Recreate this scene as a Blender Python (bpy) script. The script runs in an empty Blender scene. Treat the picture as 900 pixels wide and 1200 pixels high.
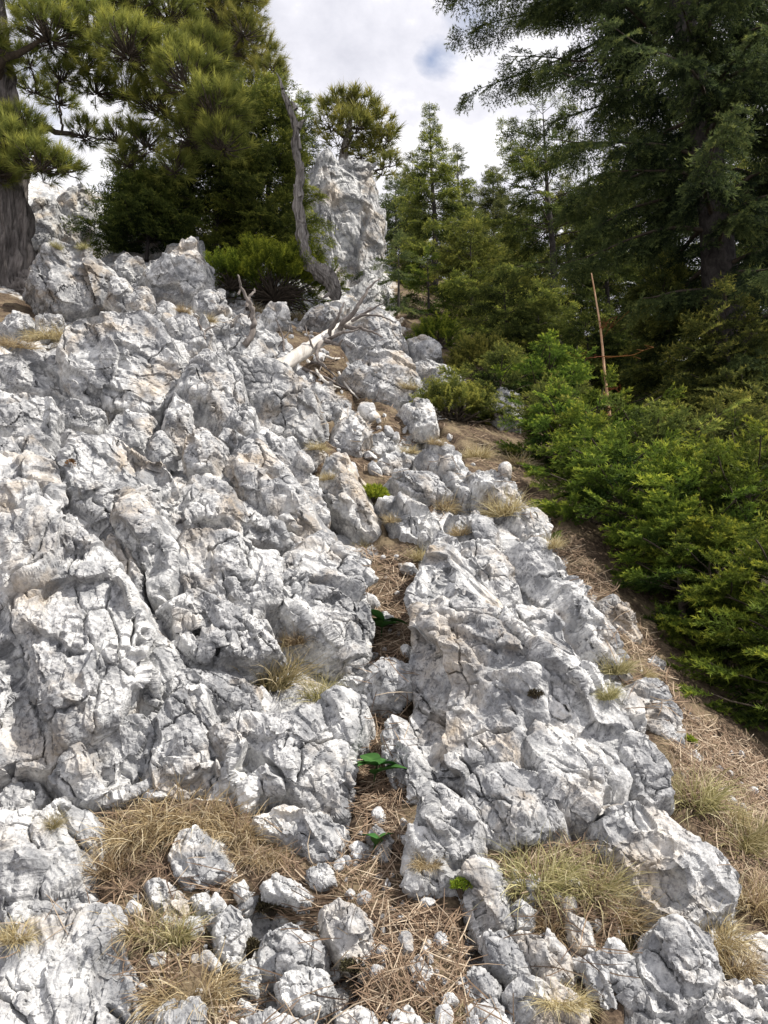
import bpy, math, random
import numpy as np
from mathutils import Vector
SC = bpy.context.scene
COL = SC.collection
rng = np.random.default_rng(7)
random.seed(7)
# ------------------------------------------------------------------ camera frame
VF, PITCH = math.radians(66), math.radians(12)
FPX = 600/math.tan(VF/2)
CP, SP = math.cos(PITCH), math.sin(PITCH)
def ray(px, py):
    a = (px-450)/FPX; b = (600-py)/FPX
    d = np.array([a, CP-b*SP, SP+b*CP]); return d/np.linalg.norm(d)
def at(px, py, Y):                       # point on the sight line at forward distance Y
    d = ray(px, py); return d*(Y/d[1])
def to_px(P):
    f = P[..., 1]*CP+P[..., 2]*SP; u = -P[..., 1]*SP+P[..., 2]*CP
    f = np.maximum(f, 1e-3)
    return 450+FPX*P[..., 0]/f, 600-FPX*u/f
# ------------------------------------------------------------------ noise
def _h(ix, iy, iz, s):
    with np.errstate(over='ignore'):
        h = (ix.astype(np.uint32)*np.uint32(374761393) + iy.astype(np.uint32)*np.uint32(668265263)
             + iz.astype(np.uint32)*np.uint32(2147483647) + np.uint32((s*974634777+12345) & 0xffffffff))
        h = (h ^ (h >> np.uint32(13)))*np.uint32(1274126177)
        h = (h ^ (h >> np.uint32(16)))*np.uint32(2246822519)
        h = h ^ (h >> np.uint32(15))
    return (h & np.uint32(0xffffff)).astype(np.float32)/np.float32(0xffffff)
def vnoise(P, s=0):
    i = np.floor(P).astype(np.int64); f = (P-i).astype(np.float32); f = f*f*f*(f*(f*6-15)+10)
    r = 0
    for dx in (0, 1):
        for dy in (0, 1):
            for dz in (0, 1):
                w = (f[:, 0] if dx else 1-f[:, 0])*(f[:, 1] if dy else 1-f[:, 1])*(f[:, 2] if dz else 1-f[:, 2])
                r = r + w*_h(i[:, 0]+dx, i[:, 1]+dy, i[:, 2]+dz, s)
    return r*2-1
def fbm(P, s=0, o=4, gain=.5):
    r = 0; a = 1.
    for k in range(o):
        r = r+a*vnoise(P, s+k*17); P = P*2.03+11.3; a *= gain
    return r
def facets(P, cell, s, k=30., tilt=.5, jump=.18):
    """blend of tilted random planes, one per Voronoi cell: broken rock faces; result in units of length"""
    Q = P/cell; i = np.floor(Q).astype(np.int64); n = len(P)
    D = np.empty((27, n), np.float32); V = np.empty((27, n), np.float32); m = 0
    for dx in (-1, 0, 1):
        for dy in (-1, 0, 1):
            for dz in (-1, 0, 1):
                cx, cy, cz = i[:, 0]+dx, i[:, 1]+dy, i[:, 2]+dz
                ex = Q[:, 0]-(cx+_h(cx, cy, cz, s)); ey = Q[:, 1]-(cy+_h(cx, cy, cz, s+1)); ez = Q[:, 2]-(cz+_h(cx, cy, cz, s+2))
                D[m] = ex*ex+ey*ey+ez*ez
                V[m] = (_h(cx, cy, cz, s+3)-.5)*2*jump + tilt*2*((_h(cx, cy, cz, s+4)-.5)*ex+(_h(cx, cy, cz, s+5)-.5)*ey+(_h(cx, cy, cz, s+6)-.5)*ez)
                m += 1
    W = np.exp(-k*(D-D.min(0)))
    return (W*V).sum(0)/W.sum(0)*cell
# ------------------------------------------------------------------ terrain: thin plate through measured points
CTRL = [ # px, py, forward distance
 (0,1200,1.45),(220,1200,1.42),(450,1200,1.40),(680,1200,1.40),(900,1200,1.45),
 (0,1050,1.66),(150,1050,1.64),(300,1050,1.64),(450,1050,1.64),(600,1050,1.62),(740,1080,1.58),(880,1080,1.68),
 (0,930,1.88),(150,930,1.88),(300,930,1.86),(450,930,1.95),(600,930,1.82),(760,960,1.78),(880,970,2.02),
 (0,800,2.0),(150,800,2.06),(300,800,2.14),(450,800,2.38),(600,800,2.14),(720,830,2.14),(860,870,2.5),
 (0,690,2.18),(150,690,2.3),(300,690,2.45),(450,700,2.85),(590,690,2.62),(690,740,2.66),(780,770,3.0),
 (0,590,2.55),(150,590,2.75),(300,590,2.95),(440,600,3.45),(560,600,3.35),(660,650,3.35),
 (0,500,3.2),(150,500,3.5),(300,490,3.7),(440,510,4.4),(560,530,4.6),
 (0,420,4.6),(150,400,5.0),(280,410,5.0),(400,450,5.6),(500,440,6.4),
 (30,365,7.0),(150,350,7.2),(250,360,7.0),(340,370,7.6),(430,385,7.6),
 (80,300,9.6),(210,295,9.2),(320,325,9.4),(390,350,11),(450,372,9.2),
 (70,235,13.5),(200,250,14),(400,300,16),
]
pts = [at(*c) for c in CTRL]
pts += [np.array(p, float) for p in [
 (1.75,2.6,-.62),(3,2.6,-1.4),(2.2,4,.1),(4,4,-1.0),(1.9,5.6,1.35),(4,5.6,.1),(3.5,8,1.9),(7,8,-.2),(1.6,8,3.0),
 (2.2,12,5.0),(5,12,3.6),(10,12,1.2),(2,18,8.8),(8,18,6.0),(15,18,3),(3,30,16),(14,30,11),(-6,30,19),(-16,30,20),(-9,16,11.5),(-16,14,12),
 (-3.5,2.2,.2),(-6,3,1.6),(-8,7,5.2),(0,0,-1.62),(1,0,-1.75),(-1,0,-1.5),(3,0,-2.8),(-3,0,-.9),(0,-4,-4.0),(4,-4,-5.5),(-4,-4,-3.0),(0,-12,-8),(12,-8,-12),(-12,-8,-3),
 (30,10,-8),(30,40,8),(-30,40,30),(0,60,32),(30,70,24),(-30,-10,2)]]
TP = np.array(pts); CX, CZ = TP[:, :2], TP[:, 2]
def _phi(r2): return np.where(r2 > 1e-12, r2*np.log(np.maximum(r2, 1e-12))*.5, 0.)
_n = len(CX)
# distances are compressed with height so near detail and far slopes share one fit
def _w(xy):
    r = np.sqrt((xy**2).sum(-1)+1e-9); return xy*(np.log1p(r)/r)[..., None]
CW = _w(CX)
_K = _phi(((CW[:, None]-CW[None])**2).sum(-1))+np.eye(_n)*2e-4
_Pm = np.c_[np.ones(_n), CX]
_A = np.block([[_K, _Pm], [_Pm.T, np.zeros((3, 3))]])
_S = np.linalg.solve(_A, np.r_[CZ, np.zeros(3)])
def H(x, y):
    sh = np.shape(x); q = np.stack([np.ravel(x), np.ravel(y)], -1).astype(float)
    out = np.empty(len(q))
    for i in range(0, len(q), 40000):
        b = q[i:i+40000]; w = _w(b)
        out[i:i+40000] = _phi(((w[:, None]-CW[None])**2).sum(-1))@_S[:_n] + _S[_n]+b@_S[_n+1:]
    return out.reshape(sh)
def hits(pxs):                           # many pixel positions -> points on the smooth terrain
    D = np.array([ray(*p) for p in pxs]); D = D/D[:, 1:2]
    Ys = np.geomspace(.9, 40, 240)
    Pp = D[:, None]*Ys[None, :, None]
    G = H(Pp[..., 0], Pp[..., 1])-Pp[..., 2]
    out = []
    for k in range(len(D)):
        g = G[k]; j = np.argmax(g > 0)
        if g[j] <= 0 or j == 0: j = len(Ys)-1 if g[j] <= 0 else 1
        y0, y1 = Ys[j-1], Ys[j]; t = g[j-1]/(g[j-1]-g[j]+1e-12); out.append(D[k]*(y0+(y1-y0)*np.clip(t, 0, 1)))
    return np.array(out)
def hit(px, py): return hits([(px, py)])[0]
def slope_n(p, e=.12):
    e = max(e, .05*p[1])
    hx = (H(np.array([p[0]+e]), np.array([p[1]]))-H(np.array([p[0]-e]), np.array([p[1]])))[0]/(2*e)
    hy = (H(np.array([p[0]]), np.array([p[1]+e]))-H(np.array([p[0]]), np.array([p[1]-e])))[0]/(2*e)
    n = np.array([-hx, -hy, 1.]); return n/np.linalg.norm(n)
def nrm(v): return v/np.linalg.norm(v)
# ------------------------------------------------------------------ objects
def mesh(name, V, F, mat=None, smooth=True, attrs=None):
    V = np.ascontiguousarray(V, np.float32); F = np.ascontiguousarray(F, np.int32)
    me = bpy.data.meshes.new(name); k = F.shape[1]
    me.vertices.add(len(V)); me.vertices.foreach_set('co', V.ravel())
    me.loops.add(F.size); me.loops.foreach_set('vertex_index', F.ravel())
    me.polygons.add(len(F)); me.polygons.foreach_set('loop_start', np.arange(0, F.size, k, dtype=np.int32))
    me.polygons.foreach_set('use_smooth', np.full(len(F), smooth, bool))
    for an, av in (attrs or {}).items():
        a = me.attributes.new(an, 'FLOAT', 'POINT'); a.data.foreach_set('value', np.ascontiguousarray(av, np.float32))
    if mat: me.materials.append(mat)
    me.update(calc_edges=True); return me
def obj(name, me, loc=(0, 0, 0), parent=None):
    o = bpy.data.objects.new(name, me); COL.objects.link(o); o.location = [float(c) for c in loc]
    if parent: o.parent = parent
    return o
def tag(o, label=None, cat=None, group=None, kind=None):
    for k, v in (('label', label), ('category', cat), ('group', group), ('kind', kind)):
        if v: o[k] = v
    return o
def thing(name, label, cat, loc, group=None, rz=0.):
    o = obj(name, None, loc); o.rotation_euler = (0, 0, rz); return tag(o, label, cat, group)
def copy_tree(o, parent=None):
    c = o.copy(); COL.objects.link(c)
    if parent: c.parent = parent
    for ch in list(o.children): copy_tree(ch, c)
    return c
class Geo:
    def __init__(s): s.V = []; s.F = []; s.A = []; s.n = 0
    def add(s, V, F, a=None):
        s.V.append(np.asarray(V, np.float32)); s.F.append(np.asarray(F, np.int32)+s.n); s.n += len(V)
        s.A.append(np.full(len(V), 0., np.float32) if a is None else np.broadcast_to(np.asarray(a, np.float32), (len(V),)))
    def mesh(s, name, mat, smooth=True, attr=None):
        return mesh(name, np.concatenate(s.V), np.concatenate(s.F), mat, smooth, {attr: np.concatenate(s.A)} if attr else None)
def spline(P, n):
    P = np.asarray(P, float); t = np.linspace(0, len(P)-1, n); i = np.minimum(t.astype(int), len(P)-2); f = (t-i)[:, None]
    Q = np.vstack([2*P[0]-P[1], P, 2*P[-1]-P[-2]])
    a, b, c, d = Q[i], Q[i+1], Q[i+2], Q[i+3]
    return .5*(2*b+(c-a)*f+(2*a-5*b+4*c-d)*f**2+(3*b-a-3*c+d)*f**3)
def tube(P, R, k=6, ridge=0., seed=0, cap=True):
    P = np.asarray(P, float); n = len(P); R = np.broadcast_to(np.asarray(R, float), (n,))
    T = np.gradient(P, axis=0); T /= np.linalg.norm(T, axis=1)[:, None]+1e-9
    ref = np.array([.31, .87, .38]); 
    A = np.cross(T, ref); A /= np.linalg.norm(A, axis=1)[:, None]+1e-9; B = np.cross(T, A)
    th = np.linspace(0, 2*np.pi, k, endpoint=False)
    rad = np.repeat(R[:, None], k, 1)
    if ridge:
        s = np.r_[0, np.cumsum(np.linalg.norm(np.diff(P, axis=0), axis=1))]
        q = np.stack([np.repeat(np.cos(th)[None], n, 0)*3.1, np.repeat(np.sin(th)[None], n, 0)*3.1, np.repeat((s/(R.mean()*4+1e-6))[:, None], k, 1)], -1).reshape(-1, 3)
        f = fbm(q*1.0, seed, 4)
        f = np.abs(f); rad = rad*(1+ridge*(f.reshape(n, k)-.35))
    V = P[:, None]+rad[..., None]*(np.cos(th)[None, :, None]*A[:, None]+np.sin(th)[None, :, None]*B[:, None])
    V = V.reshape(-1, 3); i = np.arange(n-1)[:, None]*k; j = np.arange(k)[None]
    F = np.stack([i+j, i+(j+1) % k, i+k+(j+1) % k, i+k+j], -1).reshape(-1, 4)
    if cap:
        m = len(V); V = np.vstack([V, P[:1], P[-1:]]); jj = np.arange(k)
        F = np.vstack([F, np.stack([jj*0+m, (jj+1) % k, jj, jj*0+m], -1), np.stack([jj*0+m+1, (n-1)*k+jj, (n-1)*k+(jj+1) % k, jj*0+m+1], -1)])
        # degenerate quads are avoided by splitting caps into fans of thin quads
        F[-2*k:-k, 3] = F[-2*k:-k, 0]; F[-k:, 3] = F[-k:, 0]
        keep = F[:-2*k]; tri = F[-2*k:, :3]
        return V, keep, tri
    return V, F, None
def add_tube(g, P, R, k=6, ridge=0., seed=0):
    V, F, _ = tube(P, R, k, ridge, seed, cap=False); g.add(V, F)
# ------------------------------------------------------------------ materials
def mat(name):
    m = bpy.data.materials.new(name); m.use_nodes = True; nt = m.node_tree; nt.nodes.clear()
    out = nt.nodes.new('ShaderNodeOutputMaterial'); return m, nt, out
def N(nt, t, **k):
    n = nt.nodes.new(t)
    for a, v in k.items():
        if a in n.inputs if isinstance(a, str) and a[0].isupper() else False: n.inputs[a].default_value = v
        else: setattr(n, a, v)
    return n
def noise(nt, vec, scale, detail=4, rough=.55, dist=0.):
    n = N(nt, 'ShaderNodeTexNoise'); n.inputs['Scale'].default_value = scale; n.inputs['Detail'].default_value = detail
    n.inputs['Roughness'].default_value = rough; n.inputs['Distortion'].default_value = dist
    if vec is not None: nt.links.new(vec, n.inputs['Vector'])
    return n.outputs['Fac']
def ramp(nt, fac, stops, interp='LINEAR'):
    r = N(nt, 'ShaderNodeValToRGB'); r.color_ramp.interpolation = interp; e = r.color_ramp.elements
    while len(e) < len(stops): e.new(.5)
    for el, (p, c) in zip(e, stops):
        el.position = p; el.color = (c, c, c, 1) if isinstance(c, (int, float)) else (*c, 1)
    nt.links.new(fac, r.inputs['Fac']); return r.outputs['Color']
def mix(nt, fac, a, b, mode='MIX'):
    m = N(nt, 'ShaderNodeMix', data_type='RGBA', blend_type=mode)
    for s, v in ((0, fac), (6, a), (7, b)):
        if hasattr(v, 'is_output'): nt.links.new(v, m.inputs[s])
        else: m.inputs[s].default_value = v if isinstance(v, (int, float)) else (*v, 1)
    return m.outputs[2]
def math_(nt, op, a, b=0.):
    m = N(nt, 'ShaderNodeMath', operation=op)
    for s, v in ((0, a), (1, b)):
        if hasattr(v, 'is_output'): nt.links.new(v, m.inputs[s])
        else: m.inputs[s].default_value = v
    return m.outputs[0]
def coords(nt, rand=True, world=False):
    if world: return N(nt, 'ShaderNodeNewGeometry').outputs['Position']
    tc = N(nt, 'ShaderNodeTexCoord').outputs['Object']
    if not rand: return tc
    oi = N(nt, 'ShaderNodeObjectInfo').outputs['Random']
    v = N(nt, 'ShaderNodeVectorMath', operation='ADD'); nt.links.new(tc, v.inputs[0])
    c = N(nt, 'ShaderNodeCombineXYZ'); 
    for k, f in enumerate((37., 19., 53.)): nt.links.new(math_(nt, 'MULTIPLY', oi, f), c.inputs[k])
    nt.links.new(c.outputs[0], v.inputs[1]); return v.outputs[0]
def principled(nt, out, color, rough=.9, spec=.2, bump=None, bstr=.5, bdist=.01):
    p = N(nt, 'ShaderNodeBsdfPrincipled'); p.inputs['Roughness'].default_value = rough; p.inputs['Specular IOR Level'].default_value = spec
    if hasattr(color, 'is_output'): nt.links.new(color, p.inputs['Base Color'])
    else: p.inputs['Base Color'].default_value = (*color, 1)
    if bump is not None:
        b = N(nt, 'ShaderNodeBump'); b.inputs['Strength'].default_value = bstr; b.inputs['Distance'].default_value = bdist
        nt.links.new(bump, b.inputs['Height']); nt.links.new(b.outputs['Normal'], p.inputs['Normal'])
    nt.links.new(p.outputs[0], out.inputs['Surface']); return p
def rock_nodes(nt, v, f=1., tone=1.):
    n1 = noise(nt, v, 5*f, 8, .68, .4); n2 = noise(nt, v, 38*f, 8, .66); n3 = noise(nt, v, 110*f, 4, .6)
    s = math_(nt, 'ADD', math_(nt, 'MULTIPLY', n1, .5), math_(nt, 'MULTIPLY', n2, .5))
    c = ramp(nt, s, [(.38, (.20*tone, .202*tone, .21*tone)), (.46, (.42*tone, .42*tone, .422*tone)), (.53, (.62*tone, .617*tone, .605*tone)), (.62, (.80*tone, .80*tone, .785*tone))])
    gray = ramp(nt, noise(nt, v, 9*f, 7, .65, .6), [(.46, 0.), (.60, .85)])         # dark weathered film
    c = mix(nt, gray, c, (.225*tone, .23*tone, .24*tone))
    och = ramp(nt, noise(nt, v, 3.1*f, 6, .65, .3), [(.51, 0.), (.64, .85)])
    c = mix(nt, math_(nt, 'MULTIPLY', och, n2), c, (.50*tone, .37*tone, .22*tone))
    speck = ramp(nt, n3, [(.53, 0.), (.60, .9)])
    c = mix(nt, math_(nt, 'MULTIPLY', speck, ramp(nt, n1, [(.42, 1.), (.6, .15)])), c, (.14, .14, .145))
    vo = N(nt, 'ShaderNodeTexVoronoi'); vo.inputs['Scale'].default_value = 75*f; nt.links.new(v, vo.inputs['Vector'])
    pit = ramp(nt, vo.outputs['Distance'], [(.05, 0.), (.35, 1.)])
    bn = N(nt, 'ShaderNodeTexNoise', noise_type='RIDGED_MULTIFRACTAL'); bn.inputs['Scale'].default_value = 26*f; bn.inputs['Detail'].default_value = 7; bn.inputs['Roughness'].default_value = .6; nt.links.new(v, bn.inputs['Vector'])
    big = math_(nt, 'MULTIPLY', bn.outputs['Fac'], .35)
    h = math_(nt, 'ADD', math_(nt, 'MULTIPLY', big, 1.), math_(nt, 'ADD', math_(nt, 'MULTIPLY', pit, .10), math_(nt, 'MULTIPLY', n3, .45)))
    return c, h
def rock_mat(name, f=1., tone=.86, bstr=.85, bdist=.012):
    m, nt, out = mat(name); c, h = rock_nodes(nt, coords(nt), f, tone)
    principled(nt, out, c, .92, .15, h, bstr, bdist/f); return m
M = {}
M['rock'] = rock_mat('limestone', 1., .85)
M['rock_gray'] = rock_mat('grey_and_shaded_limestone', 1.2, .72)  # grey stone; on two blocks the darker tone paints in their shadow
M['stone'] = rock_mat('loose_limestone', .06, 1.0, .6, .0006)
M['rock_far'] = rock_mat('far_limestone', .45, .95)
def ground_mat():
    m, nt, out = mat('earth_and_bedrock'); v = coords(nt, world=True)
    rc, rh = rock_nodes(nt, v, 1., .95)
    n1 = noise(nt, v, 6, 6, .65); n2 = noise(nt, v, 70, 5, .7); n3 = noise(nt, v, 2, 3)
    e = ramp(nt, n2, [(.3, (.025, .018, .013)), (.5, (.075, .053, .037)), (.66, (.17, .125, .085)), (.8, (.33, .27, .20))])
    e = mix(nt, ramp(nt, n1, [(.45, 0.), (.6, .7)]), e, mix(nt, n2, (.10, .075, .045), (.30, .24, .15)))
    at_ = N(nt, 'ShaderNodeAttribute', attribute_name='rock').outputs['Fac']
    forest = N(nt, 'ShaderNodeAttribute', attribute_name='woodland').outputs['Fac']  # forest floor, a soil of its own darker colour
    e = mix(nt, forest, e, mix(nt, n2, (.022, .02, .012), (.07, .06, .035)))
    edge = ramp(nt, math_(nt, 'ADD', at_, math_(nt, 'MULTIPLY', math_(nt, 'SUBTRACT', n1, .5), .9)), [(.45, 0.), (.55, 1.)])
    c = mix(nt, edge, e, rc)
    h = math_(nt, 'ADD', math_(nt, 'MULTIPLY', n2, .6), math_(nt, 'MULTIPLY', rh, .6))
    principled(nt, out, c, .95, .1, h, .8, .015); return m
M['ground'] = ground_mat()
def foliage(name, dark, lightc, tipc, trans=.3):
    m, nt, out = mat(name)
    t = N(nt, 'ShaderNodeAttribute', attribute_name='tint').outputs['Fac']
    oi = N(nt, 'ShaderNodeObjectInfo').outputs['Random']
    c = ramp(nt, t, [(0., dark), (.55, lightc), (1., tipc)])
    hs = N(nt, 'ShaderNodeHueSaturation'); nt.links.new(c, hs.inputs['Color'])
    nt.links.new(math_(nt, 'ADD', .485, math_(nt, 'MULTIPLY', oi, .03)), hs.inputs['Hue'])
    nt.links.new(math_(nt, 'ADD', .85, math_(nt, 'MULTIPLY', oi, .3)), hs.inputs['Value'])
    d = N(nt, 'ShaderNodeBsdfPrincipled'); d.inputs['Roughness'].default_value = .7; d.inputs['Specular IOR Level'].default_value = .12
    tr = N(nt, 'ShaderNodeBsdfTranslucent'); mx = N(nt, 'ShaderNodeMixShader'); mx.inputs[0].default_value = trans
    nt.links.new(hs.outputs[0], d.inputs['Base Color']); nt.links.new(hs.outputs[0], tr.inputs['Color'])
    nt.links.new(d.outputs[0], mx.inputs[1]); nt.links.new(tr.outputs[0], mx.inputs[2]); nt.links.new(mx.outputs[0], out.inputs['Surface'])
    return m
M['spruce'] = foliage('spruce_needles', (.028, .043, .015), (.15, .18, .042), (.40, .39, .08), .45)
M['olive'] = foliage('olive_spruce_needles', (.036, .05, .014), (.18, .20, .04), (.44, .41, .08), .45)
M['bigspruce'] = foliage('old_spruce_needles', (.022, .034, .017), (.105, .13, .045), (.24, .25, .07), .45)
M['young'] = foliage('young_spruce_needles', (.025, .05, .011), (.14, .20, .028), (.42, .45, .055), .38)
M['pine'] = foliage('pine_needles', (.028, .042, .014), (.165, .18, .042), (.42, .39, .09), .42)
M['far'] = foliage('far_needles', (.035, .05, .022), (.12, .14, .045), (.26, .26, .08), .38)
M['juniper'] = foliage('juniper_needles', (.026, .045, .010), (.16, .20, .025), (.42, .44, .05), .42)
M['drygrass'] = foliage('dry_grass', (.16, .105, .055), (.44, .35, .19), (.66, .60, .43), .2)
M['greengrass'] = foliage('mixed_grass', (.085, .10, .035), (.36, .31, .15), (.64, .57, .38), .2)
M['leaf'] = foliage('green_leaf', (.025, .07, .018), (.055, .14, .034), (.14, .25, .08), .2)
M['cushion'] = foliage('yellow_green_leaf', (.08, .15, .02), (.24, .32, .03), (.45, .50, .06), .25)
M['rust'] = foliage('rusty_twig', (.16, .06, .02), (.28, .12, .045), (.40, .2, .08), .1)
M['litter'] = foliage('fallen_needle', (.085, .058, .038), (.27, .20, .125), (.56, .48, .34), .1)
def wood(name, a, b, f=1., stretch=(22, 22, 3.), bdist=.01):
    m, nt, out = mat(name); v = coords(nt)
    mp = N(nt, 'ShaderNodeMapping'); mp.inputs['Scale'].default_value = [s*f for s in stretch]; nt.links.new(v, mp.inputs[0])
    n = noise(nt, mp.outputs[0], 1, 8, .7, .8); n2 = noise(nt, v, 7*f, 4)
    c = mix(nt, ramp(nt, n, [(.35, 0.), (.65, 1.)]), a, b)
    c = mix(nt, ramp(nt, n2, [(.45, 0.), (.7, .5)]), c, tuple(x*.6 for x in a))
    principled(nt, out, c, .9, .15, n, .9, bdist); return m
M['pinebark'] = wood('pine_bark', (.045, .038, .035), (.30, .27, .25), .8, (20, 20, 3.), .06)
M['bark'] = wood('spruce_bark', (.022, .02, .019), (.085, .075, .07), 1., (14, 14, 7), .03)
M['twig'] = wood('twig_bark', (.035, .028, .022), (.10, .08, .06), 1.)
M['snag'] = wood('weathered_wood', (.06, .052, .046), (.40, .37, .34), 1., (30, 30, 2.), .02)
M['log'] = wood('bleached_log_wood', (.42, .39, .35), (.72, .69, .64), 1., (18, 18, 4), .01)
M['deadtwig'] = wood('grey_dead_twig', (.10, .085, .075), (.27, .24, .22), 1.)
M['twigdark'] = foliage('dried_moss_and_shadow', (.025, .021, .014), (.06, .05, .03), (.14, .12, .06), .05)  # dark moss, also the painted shadow of the hole in the rib
M['cone'] = wood('cone_scales', (.16, .08, .035), (.34, .19, .08), 1.)
M['orange'] = wood('bare_orange_wood', (.30, .16, .085), (.60, .41, .26), 1., (25, 25, 3))
# ------------------------------------------------------------------ rocks
def pl(s): return [tuple(float(c) for c in q.split(',')) for q in s.split()]
def sdist(P, poly):
    A = poly; B = np.roll(poly, -1, 0); d = np.full(len(P), 1e9); ins = np.zeros(len(P), bool)
    for a, b in zip(A, B):
        e = b-a; t = np.clip(((P-a)@e)/(e@e+1e-12), 0, 1); d = np.minimum(d, ((P-a-t[:, None]*e)**2).sum(1))
        c = (a[1] > P[:, 1]) != (b[1] > P[:, 1])
        x = a[0]+(P[:, 1]-a[1])*(b[0]-a[0])/((b[1]-a[1]) if abs(b[1]-a[1]) > 1e-12 else 1e-12)
        ins ^= c & (P[:, 0] < x)
    d = np.sqrt(d); return np.where(ins, d, -d)
def crack(P, cell, s):
    Q = P/cell; i = np.floor(Q).astype(np.int64); D = []
    for dx in (-1, 0, 1):
        for dy in (-1, 0, 1):
            for dz in (-1, 0, 1):
                cx, cy, cz = i[:, 0]+dx, i[:, 1]+dy, i[:, 2]+dz
                D.append((Q[:, 0]-cx-_h(cx, cy, cz, s))**2+(Q[:, 1]-cy-_h(cx, cy, cz, s+1))**2+(Q[:, 2]-cz-_h(cx, cy, cz, s+2))**2)
    D = np.partition(np.array(D), 1, 0); return np.sqrt(D[1])-np.sqrt(D[0])
def blur(A, k):
    for _ in range(k):
        B = np.pad(A, 1, 'edge'); A = (B[:-2, 1:-1]+2*B[1:-1, 1:-1]+B[2:, 1:-1])/4
        B = np.pad(A, 1, 'edge'); A = (B[1:-1, :-2]+2*B[1:-1, 1:-1]+B[1:-1, 2:])/4
    return A
def rock(name, label, cat, poly, thick=.33, alpha=.3, seed=0, m='rock', shear=.12, rough=1., planes=5, lift=0., group=None, side=0.):
    """a block of stone whose outline lies on a plane leaning between the slope and the front"""
    if cat == 'rock outcrop' and rough == 1.: rough = .62; planes = 3
    elif rough == 1. and cat != 'stone': rough = .78
    r = np.random.default_rng(seed+101); poly = np.array(poly, float)
    Pt = hits(poly); cpx = poly.mean(0); C = hit(*cpx); Bt = Pt[np.argmax(poly[:, 1])]
    # distance of the block: its foot stands on the slope
    n = nrm(slope_n(C)*(1-alpha)+nrm(-C)*alpha+np.array([side, 0, 0]))
    for _ in range(3):
        vd = nrm(-C)
        if n@vd < .36: n = nrm(n+.15*vd)
    O = Bt*(1-lift/np.linalg.norm(Bt))
    D = np.array([ray(*q) for q in poly]); Q = D*((O@n)/(D@n))[:, None]
    t1 = nrm(np.array([1., 0, 0])-n*n[0]); t2 = np.cross(n, t1); c = Q.mean(0)
    q = np.c_[(Q-c)@t1, (Q-c)@t2]
    area = .5*abs(np.dot(q[:, 0], np.roll(q[:, 1], 1))-np.dot(q[:, 1], np.roll(q[:, 0], 1))); R = math.sqrt(area)
    T = thick*R*(.70 if R < .35 else .56); sp = max(1.15*np.linalg.norm(c)/(FPX*.853)*.88, R/400); sp = min(sp, R/26)
    mg = .16*R; lo, hi = q.min(0)-mg, q.max(0)+mg
    nu, nv = [max(12, int(x)) for x in (hi-lo)/sp]
    if nu*nv > 230000: f = math.sqrt(nu*nv/230000); nu, nv = int(nu/f), int(nv/f)
    u, v = np.meshgrid(np.linspace(lo[0], hi[0], nu), np.linspace(lo[1], hi[1], nv)); P2 = np.c_[u.ravel(), v.ravel()]
    P3 = c+P2[:, :1]*t1+P2[:, 1:]*t2
    wp = np.c_[fbm(P3/R*4, seed+3, 3), fbm(P3/R*4+7, seed+5, 3)]*.035*R
    wp += np.c_[facets(P3, .3*R, seed+8, 40, .0, .12), facets(P3, .3*R, seed+9, 40, .0, .12)]
    sd = sdist(P2+wp, q)
    w = min(.42*R, max(.25*R, sd.max()))
    sq = sd+.02*R*fbm(P3/R*9, seed+31, 3)
    pr = np.clip(np.minimum(sq/(.08*R), .58+.42*sq/w), 0, 1)
    h = T*pr
    ctr2 = np.array([P2[sd > 0].mean(0)]) if (sd > 0).any() else P2.mean(0)[None]
    for k in range(planes+4):
        a = r.uniform(0, 2*np.pi); s = r.uniform(.12, .95)*(1 if k < planes else .6); dr = np.array([math.cos(a), math.sin(a)])
        h = np.minimum(h, T*r.uniform(.62, 1.0)+s*((P2-ctr2)@dr+.08*R))
    h = np.maximum(h, T*.10*np.minimum(1, pr*1.6))
    # big steps across the block: tilted slabs
    h = h+pr*facets(P3+wp[:, :1]*.6, .5*R, seed+20, 260, .30, .08)*rough
    h = blur(h.reshape(nv, nu), 1).ravel()
    h = np.where(sd < 0, np.maximum(sd*3.2, -.5*R), h)
    V = P3+h[:, None]*n-t2*(shear*np.maximum(h, 0))[:, None]
    G = V.reshape(nv, nu, 3); du = np.gradient(G, axis=1); dv = np.gradient(G, axis=0)
    nn = np.cross(du, dv).reshape(-1, 3); st_ = np.linalg.norm(nn, axis=1); st_ = np.clip(2.6/(st_/np.median(st_)), .12, 1); nn /= np.linalg.norm(nn, axis=1)[:, None]+1e-12
    # fracture blocks follow one regional joint set: long axis down the slope to the right, beds dipping to the right
    jr = r.normal(size=3)*.16; e1 = nrm(np.array([.50, -.55, -.62])+jr); e3 = nrm(np.cross(e1, nrm(np.array([.72, .05, .45])+jr[::-1]))); e2 = np.cross(e3, e1)
    FR = np.stack([e1/1.9, e2, e3/1.25], 1); st = V@FR
    d = np.zeros(len(V)); px = np.linalg.norm(c)/(FPX*.853)
    w2 = np.c_[fbm(V/R*7, seed+40, 4), fbm(V/R*7, seed+41, 4), fbm(V/R*7, seed+42, 4)]*.014*R
    RR = R**.75*.62**.25
    # bedding ledges: slow rise, sudden drop towards the lower left
    bd = nrm(-t1*r.uniform(.5, .9)-t2*r.uniform(.3, .6)+n*r.uniform(-.1, .2))
    for k, (pr_, am) in enumerate(((.42, .10), (.17, .07), (.06, .06))):
        per = pr_*RR
        if per < 7*px: break
        jit = facets(st+w2, per*1.5, seed+140+k*9, 200, .2, .45)/per
        s_ = (V@bd)/per+.3*fbm(V/per*.4, seed+150+k, 3)+jit
        fr = s_-np.floor(s_); saw = np.where(fr < .88, fr/.88, (1-fr)/.12)
        d += am*rough*per*saw
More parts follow.
